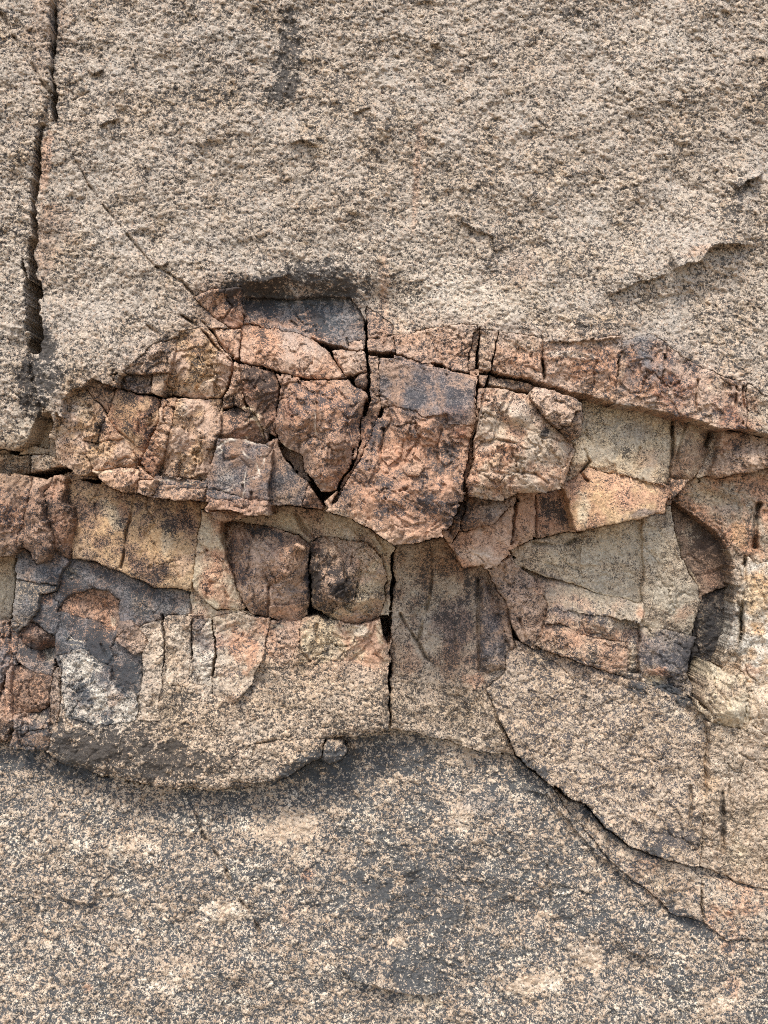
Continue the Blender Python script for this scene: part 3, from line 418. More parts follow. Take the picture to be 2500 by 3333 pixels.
R('D14','rock_block','whitish grey lump on the blue grey slab','L',(520,385, 630,370, 655,330, 750,332, 870,412, 985,485, 982,610, 1080,645, 1240,745, 1245,850, 1200,960, 860,1000, 590,930, 560,700, 570,480), h=0.105, ty='H', c='w', c2='g', mix=.35, dk=.44, dc='n', dome=.012, gap=0.1, er=0, base='belly', dh=0.004, q=0.62)
R('D15','rock_block','pale granular column left of the dark slot','L',(1292,352, 1342,250, 1250,120, 1345,70, 1440,48, 1462,300, 1452,600, 1425,800, 1440,960, 1230,960, 1272,700), h=0.100, gv=.10, ty='H', c='l', c2='w', mix=.3, dk=.36, dc='e', gap=0.1, er=0, base='belly', dh=0.008)
R('D16','rock_block','whitish column right of the dark slot','D',(988,760, 1100,740, 1142,760, 1142,1150, 1112,1172, 1002,1160, 982,1000), h=0.097, gv=.10, ty='H', c='w', c2='l', mix=.4, dk=.36, dc='e', gap=0.1, er=0, base='belly', dh=0)
R('D17','rock_block','slim white and grey column between two slots','D',(1158,765, 1262,760, 1292,900, 1285,1000, 1266,1185, 1152,1155), h=0.097, gv=.10, ty='H', c='w', c2='g', mix=.35, dk=.40, dc='m', gap=0.1, er=0, base='belly', dh=-0.006)
R('D18','rock_block','wide tan block with an orange edge right of the columns','D',(1272,755, 1440,730, 1540,750, 1622,772, 1595,930, 1510,1150, 1395,1290, 1275,1240, 1294,1000, 1300,890), h=0.100, gv=.10, ty='H', c='l', c2='o', mix=.35, dk=.36, dc='m', dome=.01, gap=0.1, er=0, base='belly', dh=0.003)
R('D19','rock_block','cream band above the wide tan block','D',(1148,590, 1170,600, 1215,650, 1300,712, 1440,722, 1500,720, 1610,765, 1540,745, 1440,725, 1270,750, 1148,755), h=.075, ty='S', c='c', c2='p', mix=.4, dk=.25)
R('K4','rock_chip','small pale stone chip on the lower slab','K',(845,775, 870,768, 912,790, 905,808, 880,808, 850,792), h=0.14, ty='S', c='w', c2='c', mix=.4, dk=.05, er=.006, rw=8, gap=.2, tight=14)

# ---- open joints (nothing stands here: deep gaps down to the bedrock)
VOID = []
def void(z, pts, wd):
    VOID.append((Q(z, *pts), np.array(wd, float)))
void('T', (113,-300, 112,0, 117,40, 118,70, 117,110, 113,160, 121,205, 116,235, 122,262), (10,14,24,20,14,10,20,18,10))
void('T', (92,265, 87,300, 82,330, 78,380, 73,430, 71,500, 70,560, 71,620, 75,690, 77,745), (14,20,16,26,16,20,20,34,46,34))
void('T', (48,560, 58,610, 66,660, 72,720), (6,14,20,20))
void('T', (788,640, 789,700, 790,752), (1,2.2,2.5))
void('T', (522,640, 524,690), (1,1.2))
void('T', (505,772, 498,810, 488,850, 478,880), (5,4,3,2))
void('T', (500,775, 540,790, 580,800, 640,814, 690,822), (5,3,3,4,3))
void('T', (790,757, 796,800, 794,850, 783,900, 770,965, 755,1010, 735,1050, 715,1085), (3,5,4,3,3,2.5,2,2))
void('T', (795,757, 850,768, 910,786, 970,800, 1028,806), (2,2,3,5,3))
void('T', (1032,812, 1031,870, 1028,940, 1018,1010, 1005,1080), (3,4,3,3,2.5))
void('T', (1076,720, 1070,755, 1062,790), (2,3.5,4))
void('T', (1035,806, 1100,818, 1180,838, 1260,860), (5,4,3,2))
void('C', (410,545, 470,610, 540,670), (2,4,6))
void('T', (595,965, 630,1005, 665,1040, 700,1090), (2,4,4,5))
void('T', (848,1195, 847,1240, 846,1280, 845,1330, 843,1400, 842,1450, 840,1560), (7,8,7,3,4,5,2))
void('T', (670,1190, 668,1240, 668,1330), (2,5,3))
void('D', (975,735, 972,800, 978,960, 970,1100, 972,1170), (3,3,4,4.5,2))
void('D', (1285,880, 1290,960, 1278,1080, 1268,1200), (2,4,6,2))
void('D', (1146,800, 1148,1000, 1146,1140), (1.5,2.5,1.5))
void('A', (660,412, 700,405, 730,400), (4,9,3)); void('A', (685,430, 690,470), (5,3))
void('M', (345,640, 450,625, 560,600, 680,570, 780,600), (5,9,9,9,3))
void('M', (1000,570, 1010,620, 1040,690, 1080,740), (4,7,10,5)); void('M', (820,702, 920,705, 1040,730), (5,6,8))
void('T', (38,1190, 34,1240, 30,1290, 24,1350), (4,3,2,2))
void('L', (540,480, 548,700, 520,1000), (3,4,2))
void('L', (60,540, 25,650, 5,700), (4,6,3))
void('T', (1050,1490, 1075,1550, 1095,1590, 1114,1632), (1.2,2.2,2.5,3))
void('T', (1114,1632, 1180,1690, 1250,1725, 1300,1765, 1330,1790), (3.5,4,2.5,2,1))
void('K', (1405,90, 1400,200), (3,4)); void('F', (1560,1000, 1562,1100, 1556,1170), (2,3,4)); void('F', (1440,925, 1500,970, 1545,990, 1530,930), (2,2,2.5,2))
void('F', (495,405, 510,420, 525,440), (5,6,3)); void('B', (1300,340, 1350,355, 1400,375), (4,9,3))
void('T', (130,1652, 220,1676, 330,1700, 440,1712), (1.5,2.5,2.5,1)); void('T', (870,1577, 930,1592, 1010,1612, 1100,1632), (1,2,2,2))
void('K', (720,345, 870,425, 950,520, 1060,602, 1210,662, 1320,692, 1500,745), (3,3,3,2.5,2,2,1.5))
void('F', (1345,60, 1360,90, 1330,110), (3,4,2))

# ------------------------------------------------------------------ stains: colour with a shape of its own
STAIN = []
def stain(z, x, y, rx, ry, rot, what, amt, soft=.5):
    k = 1/ZON[z][2]; STAIN.append((q1(z, x, y), rx*k, ry*k, rot, what, amt, soft))
S = stain
# what: 'dk+' more dark varnish, 'dk-' less, or a colour letter
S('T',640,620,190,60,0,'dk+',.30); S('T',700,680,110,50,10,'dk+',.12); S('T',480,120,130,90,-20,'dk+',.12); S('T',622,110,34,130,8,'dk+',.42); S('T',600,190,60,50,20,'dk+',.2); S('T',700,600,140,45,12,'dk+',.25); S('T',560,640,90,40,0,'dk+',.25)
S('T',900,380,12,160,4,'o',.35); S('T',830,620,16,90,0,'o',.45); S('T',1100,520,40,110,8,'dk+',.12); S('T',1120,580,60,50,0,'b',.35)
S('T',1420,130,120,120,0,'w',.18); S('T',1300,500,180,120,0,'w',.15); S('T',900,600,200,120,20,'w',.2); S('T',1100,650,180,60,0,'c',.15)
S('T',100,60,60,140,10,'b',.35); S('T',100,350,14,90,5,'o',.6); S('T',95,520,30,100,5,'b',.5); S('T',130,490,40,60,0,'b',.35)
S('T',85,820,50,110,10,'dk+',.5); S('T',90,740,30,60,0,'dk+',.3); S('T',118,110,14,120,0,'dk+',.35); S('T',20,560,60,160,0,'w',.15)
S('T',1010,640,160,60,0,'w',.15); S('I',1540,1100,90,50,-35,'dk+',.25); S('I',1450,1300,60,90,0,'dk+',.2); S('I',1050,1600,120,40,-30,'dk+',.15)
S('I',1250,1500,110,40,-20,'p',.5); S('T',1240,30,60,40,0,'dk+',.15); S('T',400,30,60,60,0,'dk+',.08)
# band
S('B',700,120,170,80,20,'n',.45); S('B',420,110,120,40,10,'o',.6); S('B',340,20,60,60,0,'dk+',.2); S('B',1010,180,40,80,0,'o',.4); S('B',1280,500,260,110,5,'dk+',.12)
S('B',960,800,50,220,15,'dk+',.22); S('B',1100,820,120,120,0,'o',.5); S('B',1230,860,70,120,10,'o',.6); S('B',1480,750,70,60,0,'r',.6); S('B',1420,640,120,50,0,'r',.3)
S('B',920,760,40,160,20,'r',.4); S('E',1100,110,80,70,0,'o',.5); S('E',1200,110,150,70,0,'dk+',.25); S('E',1420,240,120,40,-10,'o',.6); S('E',1480,80,90,70,0,'dk+',.2)
S('B',1340,880,90,120,0,'e',.4); S('B',640,800,60,130,0,'p',.5); S('B',680,1040,70,60,0,'o',.6); S('B',560,560,90,130,0,'dk+',.15); S('B',440,640,40,120,0,'r',.5)
S('B',270,420,110,60,20,'dk+',.2); S('B',200,480,60,60,0,'r',.6); S('B',840,560,60,200,8,'dk+',.18); S('B',250,660,40,120,-30,'c',.35); S('B',440,850,70,24,40,'c',.7)
S('B',1060,300,60,30,10,'dk+',.2); S('B',1300,190,120,60,0,'p',.4); S('B',1380,120,60,40,0,'b',.3)
S('A',760,600,110,110,0,'y',.6); S('A',900,650,50,120,10,'dk+',.22); S('A',860,560,30,100,5,'dk+',.25); S('A',800,790,90,60,40,'dk+',.2); S('A',600,680,40,90,20,'dk+',.4)
S('A',480,620,110,80,0,'v',.4); S('A',660,740,60,60,30,'o',.5); S('A',1180,230,90,60,30,'r',.3); S('A',1130,490,60,30,0,'w',.5); S('A',1190,920,60,50,0,'y',.6)
S('A',900,930,60,50,0,'r',.5); S('A',440,640,60,60,0,'dk+',.1); S('A',390,860,60,100,0,'o',.4); S('A',1370,220,80,60,30,'o',.6); S('A',1100,620,40,50,0,'w',.35)
S('A',1400,880,60,40,0,'o',.35); S('A',1350,1010,60,70,0,'w',.2); S('A',1480,640,90,30,10,'dk+',.2); S('A',1440,760,90,40,0,'r',.4)
S('C',330,200,120,50,0,'u',.5); S('C',600,255,150,24,4,'w',.55); S('C',340,320,110,40,10,'o',.5); S('C',560,360,150,60,12,'o',.35); S('C',660,110,50,60,20,'dk+',.3)
S('C',930,510,110,28,4,'p',.8); S('C',870,340,30,120,5,'u',.5); S('C',980,250,70,90,0,'n',.35); S('C',1060,470,40,30,0,'r',.6); S('C',1110,500,40,30,0,'r',.5); S('C',1390,420,90,70,0,'c',.3)
S('C',1230,300,60,60,0,'dk+',.2); S('C',1330,580,160,40,15,'dk+',.2); S('C',1520,530,20,110,5,'o',.4); S('C',780,560,120,50,8,'c',.8); S('C',720,700,90,60,0,'c',.55); S('C',970,670,110,70,0,'g',.4)
S('C',1080,640,60,30,30,'c',.5); S('C',860,740,60,70,0,'dk+',.1); S('C',1020,830,90,80,0,'o',.35); S('C',640,880,60,60,0,'b',.4); S('C',1250,800,80,50,-30,'b',.5); S('C',1300,640,80,30,15,'c',.7)
S('C',1440,740,60,70,0,'r',.4); S('C',1480,820,60,70,0,'dk+',.2); S('C',450,680,45,40,0,'dk+',.6); S('C',330,560,160,60,20,'w',.4); S('C',460,930,100,50,0,'o',.45); S('C',140,720,60,60,0,'w',.3)
S('C',300,820,120,60,0,'b',.3); S('C',560,560,60,50,10,'p',.4); S('C',600,1060,40,90,10,'dk+',.0); S('C',660,1080,70,80,0,'c',.6); S('C',740,1000,60,90,0,'y',.3); S('C',960,1030,110,50,0,'o',.5); S('C',980,1110,120,25,-10,'g',.6)
S('F',690,240,70,90,0,'dk+',.15); S('F',540,260,40,80,0,'o',.5); S('F',350,420,110,40,0,'w',.35); S('F',350,350,110,30,0,'b',.3); S('F',820,240,40,60,0,'c',.6)
# right
S('F',1170,400,60,90,0,'c',.45); S('F',700,460,110,50,10,'c',.35); S('F',760,380,100,60,0,'dk+',.12); S('F',1270,690,70,50,0,'o',.5); S('F',1085,690,25,40,0,'o',.7); S('F',620,570,30,60,-30,'o',.5)
S('F',720,540,110,24,18,'g',.5); S('F',850,600,160,30,16,'c',.5); S('F',760,680,110,40,10,'g',.5); S('F',900,720,120,30,10,'dk+',.18); S('F',770,800,90,60,10,'o',.6); S('F',950,880,60,60,0,'o',.5); S('F',1050,870,25,110,5,'v',.7)
S('F',1160,950,70,36,0,'o',.75); S('F',1150,985,55,30,0,'c',.9); S('F',1160,880,90,30,0,'dk+',.1); S('F',1310,900,40,120,5,'dk+',.4); S('F',1240,1050,130,36,28,'n',.9); S('F',1080,1030,60,40,30,'n',.7); S('F',860,930,150,28,18,'m',.4)
S('F',1230,1120,90,50,30,'w',.5); S('F',1350,1180,60,60,0,'w',.35); S('F',1400,530,60,70,0,'r',.25); S('F',1310,320,50,60,0,'v',.5); S('F',1390,400,60,60,0,'dk+',.15); S('F',1400,170,130,40,15,'c',.7); S('F',1330,130,50,60,0,'v',.5)
S('F',1590,250,40,110,5,'dk+',.3); S('F',1480,230,60,60,0,'p',.4); S('F',1530,330,40,80,0,'y',.5); S('F',1600,620,90,90,0,'c',.4); S('F',1500,680,30,60,0,'g',.5); S('F',1590,940,60,40,20,'o',.5); S('F',1400,780,30,160,3,'dk+',.25)
S('F',200,720,150,130,0,'g',.35); S('F',110,460,120,60,0,'y',.25); S('F',60,900,60,80,0,'o',.3); S('F',330,990,60,40,0,'o',.6); S('F',150,640,120,100,0,'dk+',.12); S('F',330,560,60,70,0,'dk+',.2); S('F',560,540,60,60,30,'g',.3)
S('K',1480,260,90,90,0,'w',.3); S('K',1420,330,60,40,0,'y',.4); S('K',1240,560,170,60,10,'dk+',.22); S('K',1465,480,16,140,0,'dk+',.4); S('K',1540,620,60,70,0,'c',.4); S('K',900,470,90,30,35,'n',.8); S('K',1000,560,110,22,35,'n',.8); S('K',1180,630,90,22,20,'n',.7)
S('K',1200,780,120,60,25,'c',.3); S('K',1150,810,90,40,35,'o',.2); S('K',1560,860,110,70,10,'o',.5); S('K',1480,1040,40,40,0,'o',.6); S('K',1320,930,150,40,30,'n',.6); S('K',1510,1200,40,60,0,'o',.5)
# middle left
S('D',680,150,60,130,-25,'c',.6); S('D',740,110,40,110,-20,'r',.45); S('D',1000,300,60,110,-10,'c',.5); S('D',1100,420,80,130,8,'p',.5); S('D',560,180,110,120,0,'b',.35); S('D',860,420,110,90,0,'b',.3); S('D',1000,240,80,60,20,'dk+',.2); S('D',500,330,70,110,0,'g',.2)
S('D',1190,400,40,170,8,'c',.5); S('D',1150,150,40,90,0,'o',.3); S('D',1300,620,110,60,20,'o',.5)
S('E',600,170,160,50,10,'c',.6); S('E',480,240,170,36,14,'n',.55); S('E',960,180,140,60,20,'v',.5); S('E',330,260,70,60,0,'r',.3); S('E',770,480,60,190,5,'dk+',.45); S('E',1130,560,70,150,0,'c',.7); S('E',1150,680,60,70,0,'o',.3); S('E',990,260,30,50,-20,'w',.5)
S('E',790,330,30,60,-15,'o',.8); S('E',560,430,110,70,-20,'p',.45); S('E',640,600,90,60,0,'g',.5); S('E',620,720,120,24,-8,'o',.6); S('E',1040,430,24,40,0,'o',.7); S('E',900,560,60,130,-15,'dk+',.25); S('E',380,520,90,90,0,'dk+',.1); S('E',1090,760,90,30,-20,'o',.5)
S('E',740,900,44,100,0,'c',.8); S('E',1070,840,60,40,0,'w',.6); S('E',1140,1000,70,60,0,'o',.6); S('E',1170,860,30,90,-10,'c',.6); S('E',890,960,90,40,0,'g',.3); S('E',610,860,70,50,0,'dk+',.2); S('E',560,810,50,14,0,'v',.7); S('E',900,1180,260,120,0,'dk-',.12)
S('D',290,650,50,50,20,'o',.8); S('D',660,800,60,50,-20,'o',.7); S('D',680,780,30,40,0,'v',.7); S('D',1080,650,80,60,0,'b',.3); S('D',830,680,110,70,10,'u',.35); S('D',600,960,130,80,20,'n',.5); S('D',780,1090,90,120,0,'n',.6); S('D',430,480,40,50,30,'c',.4); S('D',560,440,40,24,20,'o',.5)
S('L',430,360,60,90,0,'v',.9); S('L',370,380,70,60,30,'o',.6); S('L',420,270,70,40,-20,'r',.7); S('L',260,330,110,80,30,'n',.5); S('L',340,930,70,50,0,'v',.8); S('L',270,950,110,50,0,'p',.6); S('L',60,850,40,160,8,'o',.6); S('L',480,640,40,160,0,'d',.3)
S('L',800,450,150,90,20,'w',.6); S('L',720,650,140,110,0,'n',.5); S('L',830,560,40,50,0,'n',.8); S('L',1010,760,90,90,0,'p',.5); S('L',780,890,150,60,0,'w',.45); S('L',1130,800,80,60,0,'w',.3); S('L',1040,560,50,50,30,'p',.5)
S('D',1060,880,60,100,0,'w',.4); S('D',1210,900,50,110,0,'g',.5); S('D',1330,850,60,80,0,'g',.25); S('D',1510,1010,40,150,14,'o',.8); S('D',1540,830,70,60,0,'o',.5); S('D',930,1000,40,120,0,'l',.5); S('D',1100,1230,200,60,0,'dk+',.1)
S('J',430,150,330,110,0,'dk+',.20); S('J',700,220,280,90,0,'dk+',.12); S('J',330,220,260,60,8,'dk+',.12)
# lower slab
S('T',300,1640,240,50,4,'dk+',.28); S('T',200,1590,120,50,0,'dk+',.18); S('T',1050,1900,360,110,10,'dk+',.12); S('T',900,2050,300,90,0,'dk+',.12)
S('J',1350,260,260,60,-18,'n',.85); S('J',1500,330,160,110,0,'dk+',.25); S('J',320,290,170,40,12,'n',.75); S('J',80,230,110,60,0,'n',.5); S('J',950,380,200,30,0,'n',.4); S('K',80,210,220,100,10,'dk+',.25); S('K',330,200,150,70,20,'dk-',.2)
S('K',450,420,160,70,10,'g',.4); S('K',560,330,150,40,20,'dk+',.2); S('K',620,260,140,40,30,'n',.6); S('J',1280,520,150,80,-10,'dk-',.45); S('J',1300,640,90,60,0,'dk-',.25); S('J',1330,730,36,36,0,'o',.8); S('J',990,880,110,70,10,'dk-',.45); S('J',520,610,190,60,0,'dk-',.2)
S('J',1150,560,140,50,20,'dk-',.25); S('J',300,600,260,130,0,'dk-',.08); S('J',760,1150,140,90,-30,'dk-',.25); S('J',380,1215,30,20,0,'o',.7); S('J',1240,900,40,70,0,'o',.3); S('J',1500,820,300,140,20,'dk+',.10); S('J',900,450,260,60,0,'dk+',.06)
S('K',60,1020,70,40,0,'dk-',.6); S('K',880,1080,80,70,20,'dk-',.55); S('K',680,900,60,30,-20,'dk-',.5); S('K',650,1190,150,60,-10,'dk-',.5); S('K',170,820,240,150,0,'dk+',.18); S('K',200,1160,220,90,0,'dk+',.2); S('K',1000,1000,200,100,30,'dk+',.1); S('K',340,470,70,80,-30,'dk-',.3)
S('K',170,400,120,60,20,'dk+',.15); S('K',400,590,150,30,30,'dk-',.2); S('K',150,1270,130,24,8,'c',.6); S('K',1450,1290,130,60,-20,'dk-',.35); S('K',1300,1180,130,70,0,'dk+',.1); S('J',100,1080,200,160,0,'dk-',.05); S('J',1400,1100,70,50,20,'dk-',.3); S('K',-30,800,120,100,0,'dk+',.12)
VEIN = []   # pale mineral veins: polyline, half width, colour
def vein(z, pts, wd, c='w'): VEIN.append((Q(z, *pts), wd, c))
vein('A',(1300,850, 1385,800, 1500,812, 1615,828),5); vein('A',(1430,830, 1480,890, 1540,950, 1560,1000),3.5); vein('A',(1600,870, 1570,960, 1540,1000),2.5); vein('A',(1560,1010, 1480,1045, 1330,1110),2); vein('A',(1520,850, 1570,890),4); vein('A',(1320,840, 1340,870, 1310,880),4)
vein('A',(1480,950, 1470,1100, 1455,1150),2.5); vein('A',(1340,615, 1420,605, 1500,605, 1540,680, 1590,780),4,'c'); vein('A',(1540,640, 1470,680, 1440,720, 1480,790),4,'c'); vein('A',(1420,605, 1440,640),3)
vein('A',(930,1040, 1100,1050, 1230,1040),3,'v'); vein('A',(570,990, 690,985, 830,985),4,'c'); vein('A',(980,528, 1100,540, 1340,548),3,'v'); vein('B',(600,640, 605,760),3,'w')
vein('F',(150,400, 145,560, 120,680, 85,810),2,'c'); vein('F',(265,600, 255,850),1.5,'v'); vein('F',(0,580, 140,602),1.5,'c'); vein('F',(1245,330, 1280,450, 1330,540, 1350,580),3,'c'); vein('F',(530,470, 620,502, 800,560, 930,603, 1085,632),4,'c')
vein('F',(1210,480, 1140,600, 1200,650),1.2,'w'); vein('D',(400,850, 440,890, 500,905),1.6,'w'); vein('L',(560,190, 640,230, 760,230),1.6,'c'); vein('L',(640,270, 720,280),2.5,'c'); vein('L',(740,500, 850,505, 920,470),4,'w'); vein('E',(955,230, 1000,290),6,'w')
vein('O',(380,680, 480,700, 560,725),2,'w'); vein('O',(660,740, 800,810, 920,860),1.2,'v'); vein('T',(0,1612, 100,1622, 220,1672, 330,1702, 520,1712),3,'v'); vein('T',(770,1592, 870,1580, 1000,1612, 1110,1634),2.5,'v'); vein('F',(1100,742, 1200,748, 1330,780),3,'v')

# ------------------------------------------------------------------ material
def mat_rock(name):
    m = bpy.data.materials.new(name); m.use_nodes = True; n = m.node_tree.nodes; l = m.node_tree.links
    b = n['Principled BSDF']
    def N(t, **k):
        x = n.new(t)
        for a, v in k.items(): setattr(x, a, v)
        return x
    def M(op, a, c, clamp=False):
        x = N('ShaderNodeMath', operation=op, use_clamp=clamp)
        for i, v in enumerate((a, c)):
            if v is None: continue
            if isinstance(v, (int, float)): x.inputs[i].default_value = v
            else: l.new(v, x.inputs[i])
        return x.outputs[0]
    def A(nm): return N('ShaderNodeAttribute', attribute_name=nm)
    def MIX(f, a, c, bt='MIX'):
        x = N('ShaderNodeMix', data_type='RGBA', blend_type=bt)
        for i, v in ((0, f), (6, a), (7, c)):
            if isinstance(v, (int, float)): x.inputs[i].default_value = v
            elif isinstance(v, tuple): x.inputs[i].default_value = v
            else: l.new(v, x.inputs[i])
        return x.outputs[2]
    pos = N('ShaderNodeNewGeometry').outputs['Position']
    def noise(s, d=2, r=.6):
        x = N('ShaderNodeTexNoise'); l.new(pos, x.inputs['Vector']); x.inputs['Scale'].default_value = s
        x.inputs['Detail'].default_value = d; x.inputs['Roughness'].default_value = r; return x.outputs[0]
    vo = N('ShaderNodeTexVoronoi'); l.new(pos, vo.inputs['Vector']); vo.inputs['Scale'].default_value = 150
    sep = N('ShaderNodeSeparateColor'); l.new(vo.outputs['Color'], sep.inputs[0])
    n1 = noise(260, 2, .7); n2 = noise(75, 3, .6); n3 = noise(420, 1, .5)
    gr = A('gr').outputs['Fac']; dk = A('dk').outputs['Fac']
    # dark varnish / dark minerals: share of surface given by dk, broken up by noise and by single grains
    s = M('MULTIPLY', M('SUBTRACT', n1, .5), 3.0)
    s = M('ADD', s, M('MULTIPLY', M('SUBTRACT', n2, .5), 1.2))
    s = M('ADD', s, M('MULTIPLY', M('MULTIPLY', M('SUBTRACT', sep.outputs[0], .5), gr), .75))
    s = M('ADD', s, M('MULTIPLY', M('SUBTRACT', dk, .5), 1.35))
    mask = M('MULTIPLY_ADD', s, 3.0); mask.node.inputs[2].default_value = .5; mask.node.use_clamp = True
    mask = M('MULTIPLY', mask, .93)
    vv = M('MULTIPLY_ADD', sep.outputs[1], .55); vv.node.inputs[2].default_value = .74
    v2 = M('MULTIPLY_ADD', n3, .5); v2.node.inputs[2].default_value = .75
    val = M('MULTIPLY', vv, v2)
    cc = N('ShaderNodeCombineColor'); [l.new(val, cc.inputs[i]) for i in range(3)]
    colr = MIX(1.0, A('Col').outputs['Color'], cc.outputs[0], 'MULTIPLY')
    warm = MIX(M('MULTIPLY', M('GREATER_THAN', sep.outputs[2], .86), M('MULTIPLY', gr, .30)), colr, (.50,.27,.14,1))
    out = MIX(mask, warm, A('Drk').outputs['Color'])
    l.new(out, b.inputs['Base Color'])
    b.inputs['Roughness'].default_value = .85; b.inputs['Specular IOR Level'].default_value = .25
    bp = N('ShaderNodeBump'); bp.inputs['Strength'].default_value = .7; bp.inputs['Distance'].default_value = .007
    hgt = M('ADD', M('ADD', M('MULTIPLY', n1, .8), M('MULTIPLY', n3, .3)), M('MULTIPLY', n2, .55))
    hgt = M('SUBTRACT', hgt, M('MULTIPLY', M('MULTIPLY', vo.outputs['Distance'], gr), .5))
    l.new(hgt, bp.inputs['Height']); l.new(bp.outputs[0], b.inputs['Normal'])
    return m
ROCK = mat_rock('granite')

# ------------------------------------------------------------------ CSG of outlines, back to front
cover = np.full(U.shape, -1e5, F)
for P, Wd in VOID:
    b = box(P, 60); d, _, ww, _ = line_d(PU[b], PV[b], P, Wd/.6636)
    sd = .55*ww*(.45 + .6*sst(-.6, .7, perlin(U[b]/40, V[b]/40, 130))) - d
    cover[b] = np.maximum(cover[b], sd)
gapn = (.1 + 2.4*sst(-.2, .9, perlin(U/85, V/85, 133))).astype(F)
allmax = np.full(U.shape, -1e5, F)
for r in REG:
    if r['key'] == 'bed': continue
    b = r['b'] = box(r['P'], 60); r['s'] = psdf(PU[b], PV[b], r['P'])
    allmax[b] = np.maximum(allmax[b], r['s'])
# painted maps of what each place is made of, softened so that rock runs on across joints
PM = {k: np.zeros(U.shape + ((3,) if k in 'ABD' else ()), F) for k in ('A','B','D','mix','dk') + FKEYS}
for r in REG:
    if r['key'] == 'bed': continue
    b = r['b']; r['s'] = np.maximum(r['s'], np.minimum(r['s'] + 26, -allmax[b])); m = r['s'] > 0; k = TYPE[r['ty']]
    for nm, vv in [('A', COL[r['c']]), ('B', COL[r['c2']]), ('D', COL[r['dc']]), ('mix', r['mix']), ('dk', r['dk'])] + [(q, k[q]) for q in FKEYS]:
        PM[nm][b][m] = vv
def blur(a, rad):
    for _ in range(2):
        for ax in (0, 1):
            pw = [(0,0)]*a.ndim; pw[ax] = (rad+1, rad); c = np.cumsum(np.pad(a, pw, mode='edge'), axis=ax, dtype=np.float64)
            n = a.shape[ax]; hi = [slice(None)]*a.ndim; lo = hi.copy(); hi[ax] = slice(2*rad+1, 2*rad+1+n); lo[ax] = slice(0, n)
            a = ((c[tuple(hi)] - c[tuple(lo)])/(2*rad+1)).astype(F)
    return a
for k in PM: PM[k] = blur(PM[k], int(58/CELL) if k in ('A','B','D','mix','dk') else int(20/CELL))
for r in reversed(REG):
    if r['key'] == 'bed':
        r['b'] = (slice(0,NY,4), slice(0,NX,4)); r['e'] = np.full(U[r['b']].shape, 1e3, F); continue
    b = r['b']; s = r['s']
    r['e'] = np.minimum(s, -cover[b]) - r['gap']*.5*gapn[b]
    cover[b] = np.maximum(cover[b], s - r['tight'])
BYKEY = {r['key']: r for r in REG}

def chisel(p, b):
    rng = np.random.RandomState(sum(ord(ch)*(i*7+3) for i, ch in enumerate(p['key'])))
    sz = np.ptp(p['P'], axis=0)*.5; R0 = float(np.sqrt(sz[0]*sz[1])); lo = (p['P'].min(0)+p['P'].max(0))*.5
    out = 0; k = {'F': 1.0, 'R': 1.0, 'H': .5, 'S': .35}.get(p['ty'], 0)
    for ang in (-90 + rng.uniform(-30, 30), 90 + rng.uniform(-35, 35), rng.choice([0, 180]) + rng.uniform(-40, 40), rng.uniform(0, 360)):
        a = math.radians(ang); dx, dy = math.cos(a), math.sin(a)
        t = ((PU[b]-lo[0])*dx/sz[0]*sz[0] + (PV[b]-lo[1])*dy)/(abs(dx)*sz[0]+abs(dy)*sz[1])
        t = t + .10*SM[b]*0 + .22*FAC2[b]
        out = out - k*rng.uniform(.22, .55)*np.maximum(0, t - rng.uniform(.15, .6))*min(R0, 130)*PXM
    return out

def height(r, b, e):
    bk = r['parent'] or r['base']; p = BYKEY[bk] if bk else r
    k = TYPE[r['ty']]; kp = TYPE[p['ty']]
    h = p['h'] + (p['gu']*(U[b]-p['c0'][0]) + p['gv']*(V[b]-p['c0'][1]))*1e-3
    if p['dome']:
        ep = np.minimum(psdf(PU[b], PV[b], p['P']), 1e4); R0 = .42*min(np.ptp(p['P'], axis=0))
        h = h + p['dome']*(1-(1-np.clip(ep/R0, 0, 1))**2) - p['dome']*.4
    q = kp
    if p['kind'] is None and p['key'] not in ('belly', 'F18', 'K1', 'F14', 'F12'): h = h + chisel(p, b)
    if p['key'] == 'up': h = h + .055*sst(900, 1230, V[b] + 60*BIG[b])
    w = {q: .4*k[q] + .6*PM[q][b] for q in FKEYS}
    h = h + .020*BIG[b] + kp['me']*MED[b] + kp['f1']*FAC1[b] + w['f2']*FAC2[b]
    h = h + w['sm']*SM[b] + w['fi']*FINE[b] + w['f3']*FAC3[b] + w['f4']*FAC4[b] + w['te']*TERR[b] + w['t2']*TER2[b] - w['ck']*CRK[b] - w['c2']*CRK2[b]
    h = h + w['gr']*GRA[b] + w['gb']*GRB[b] + EXT[b]
    if r['key'] in ('up', 'left'): h = h + .007*LAM[b] - .02*np.clip(PATCH2[b]-.75, 0, 1)
    if bk: h = h + r['dh'] + (.010*FAC2[b] if r['parent'] else 0)
    if r['er']:
        ee = r['s'] if r['key'] in ('belly', 'up', 'low', 'left') else e
        d = np.clip((ee + 5*FAC3[b] + 3*FINE[b])/r['rw'], 0, 1)
        h = h - r['er']*(1-d)**2*(.5 + 1.0*sst(-.5, .6, PATCH2[b]))
    if r['key'] in ('up', 'left'):
        h = h - .00006*np.clip(-V[b], 0, 900)
    return h

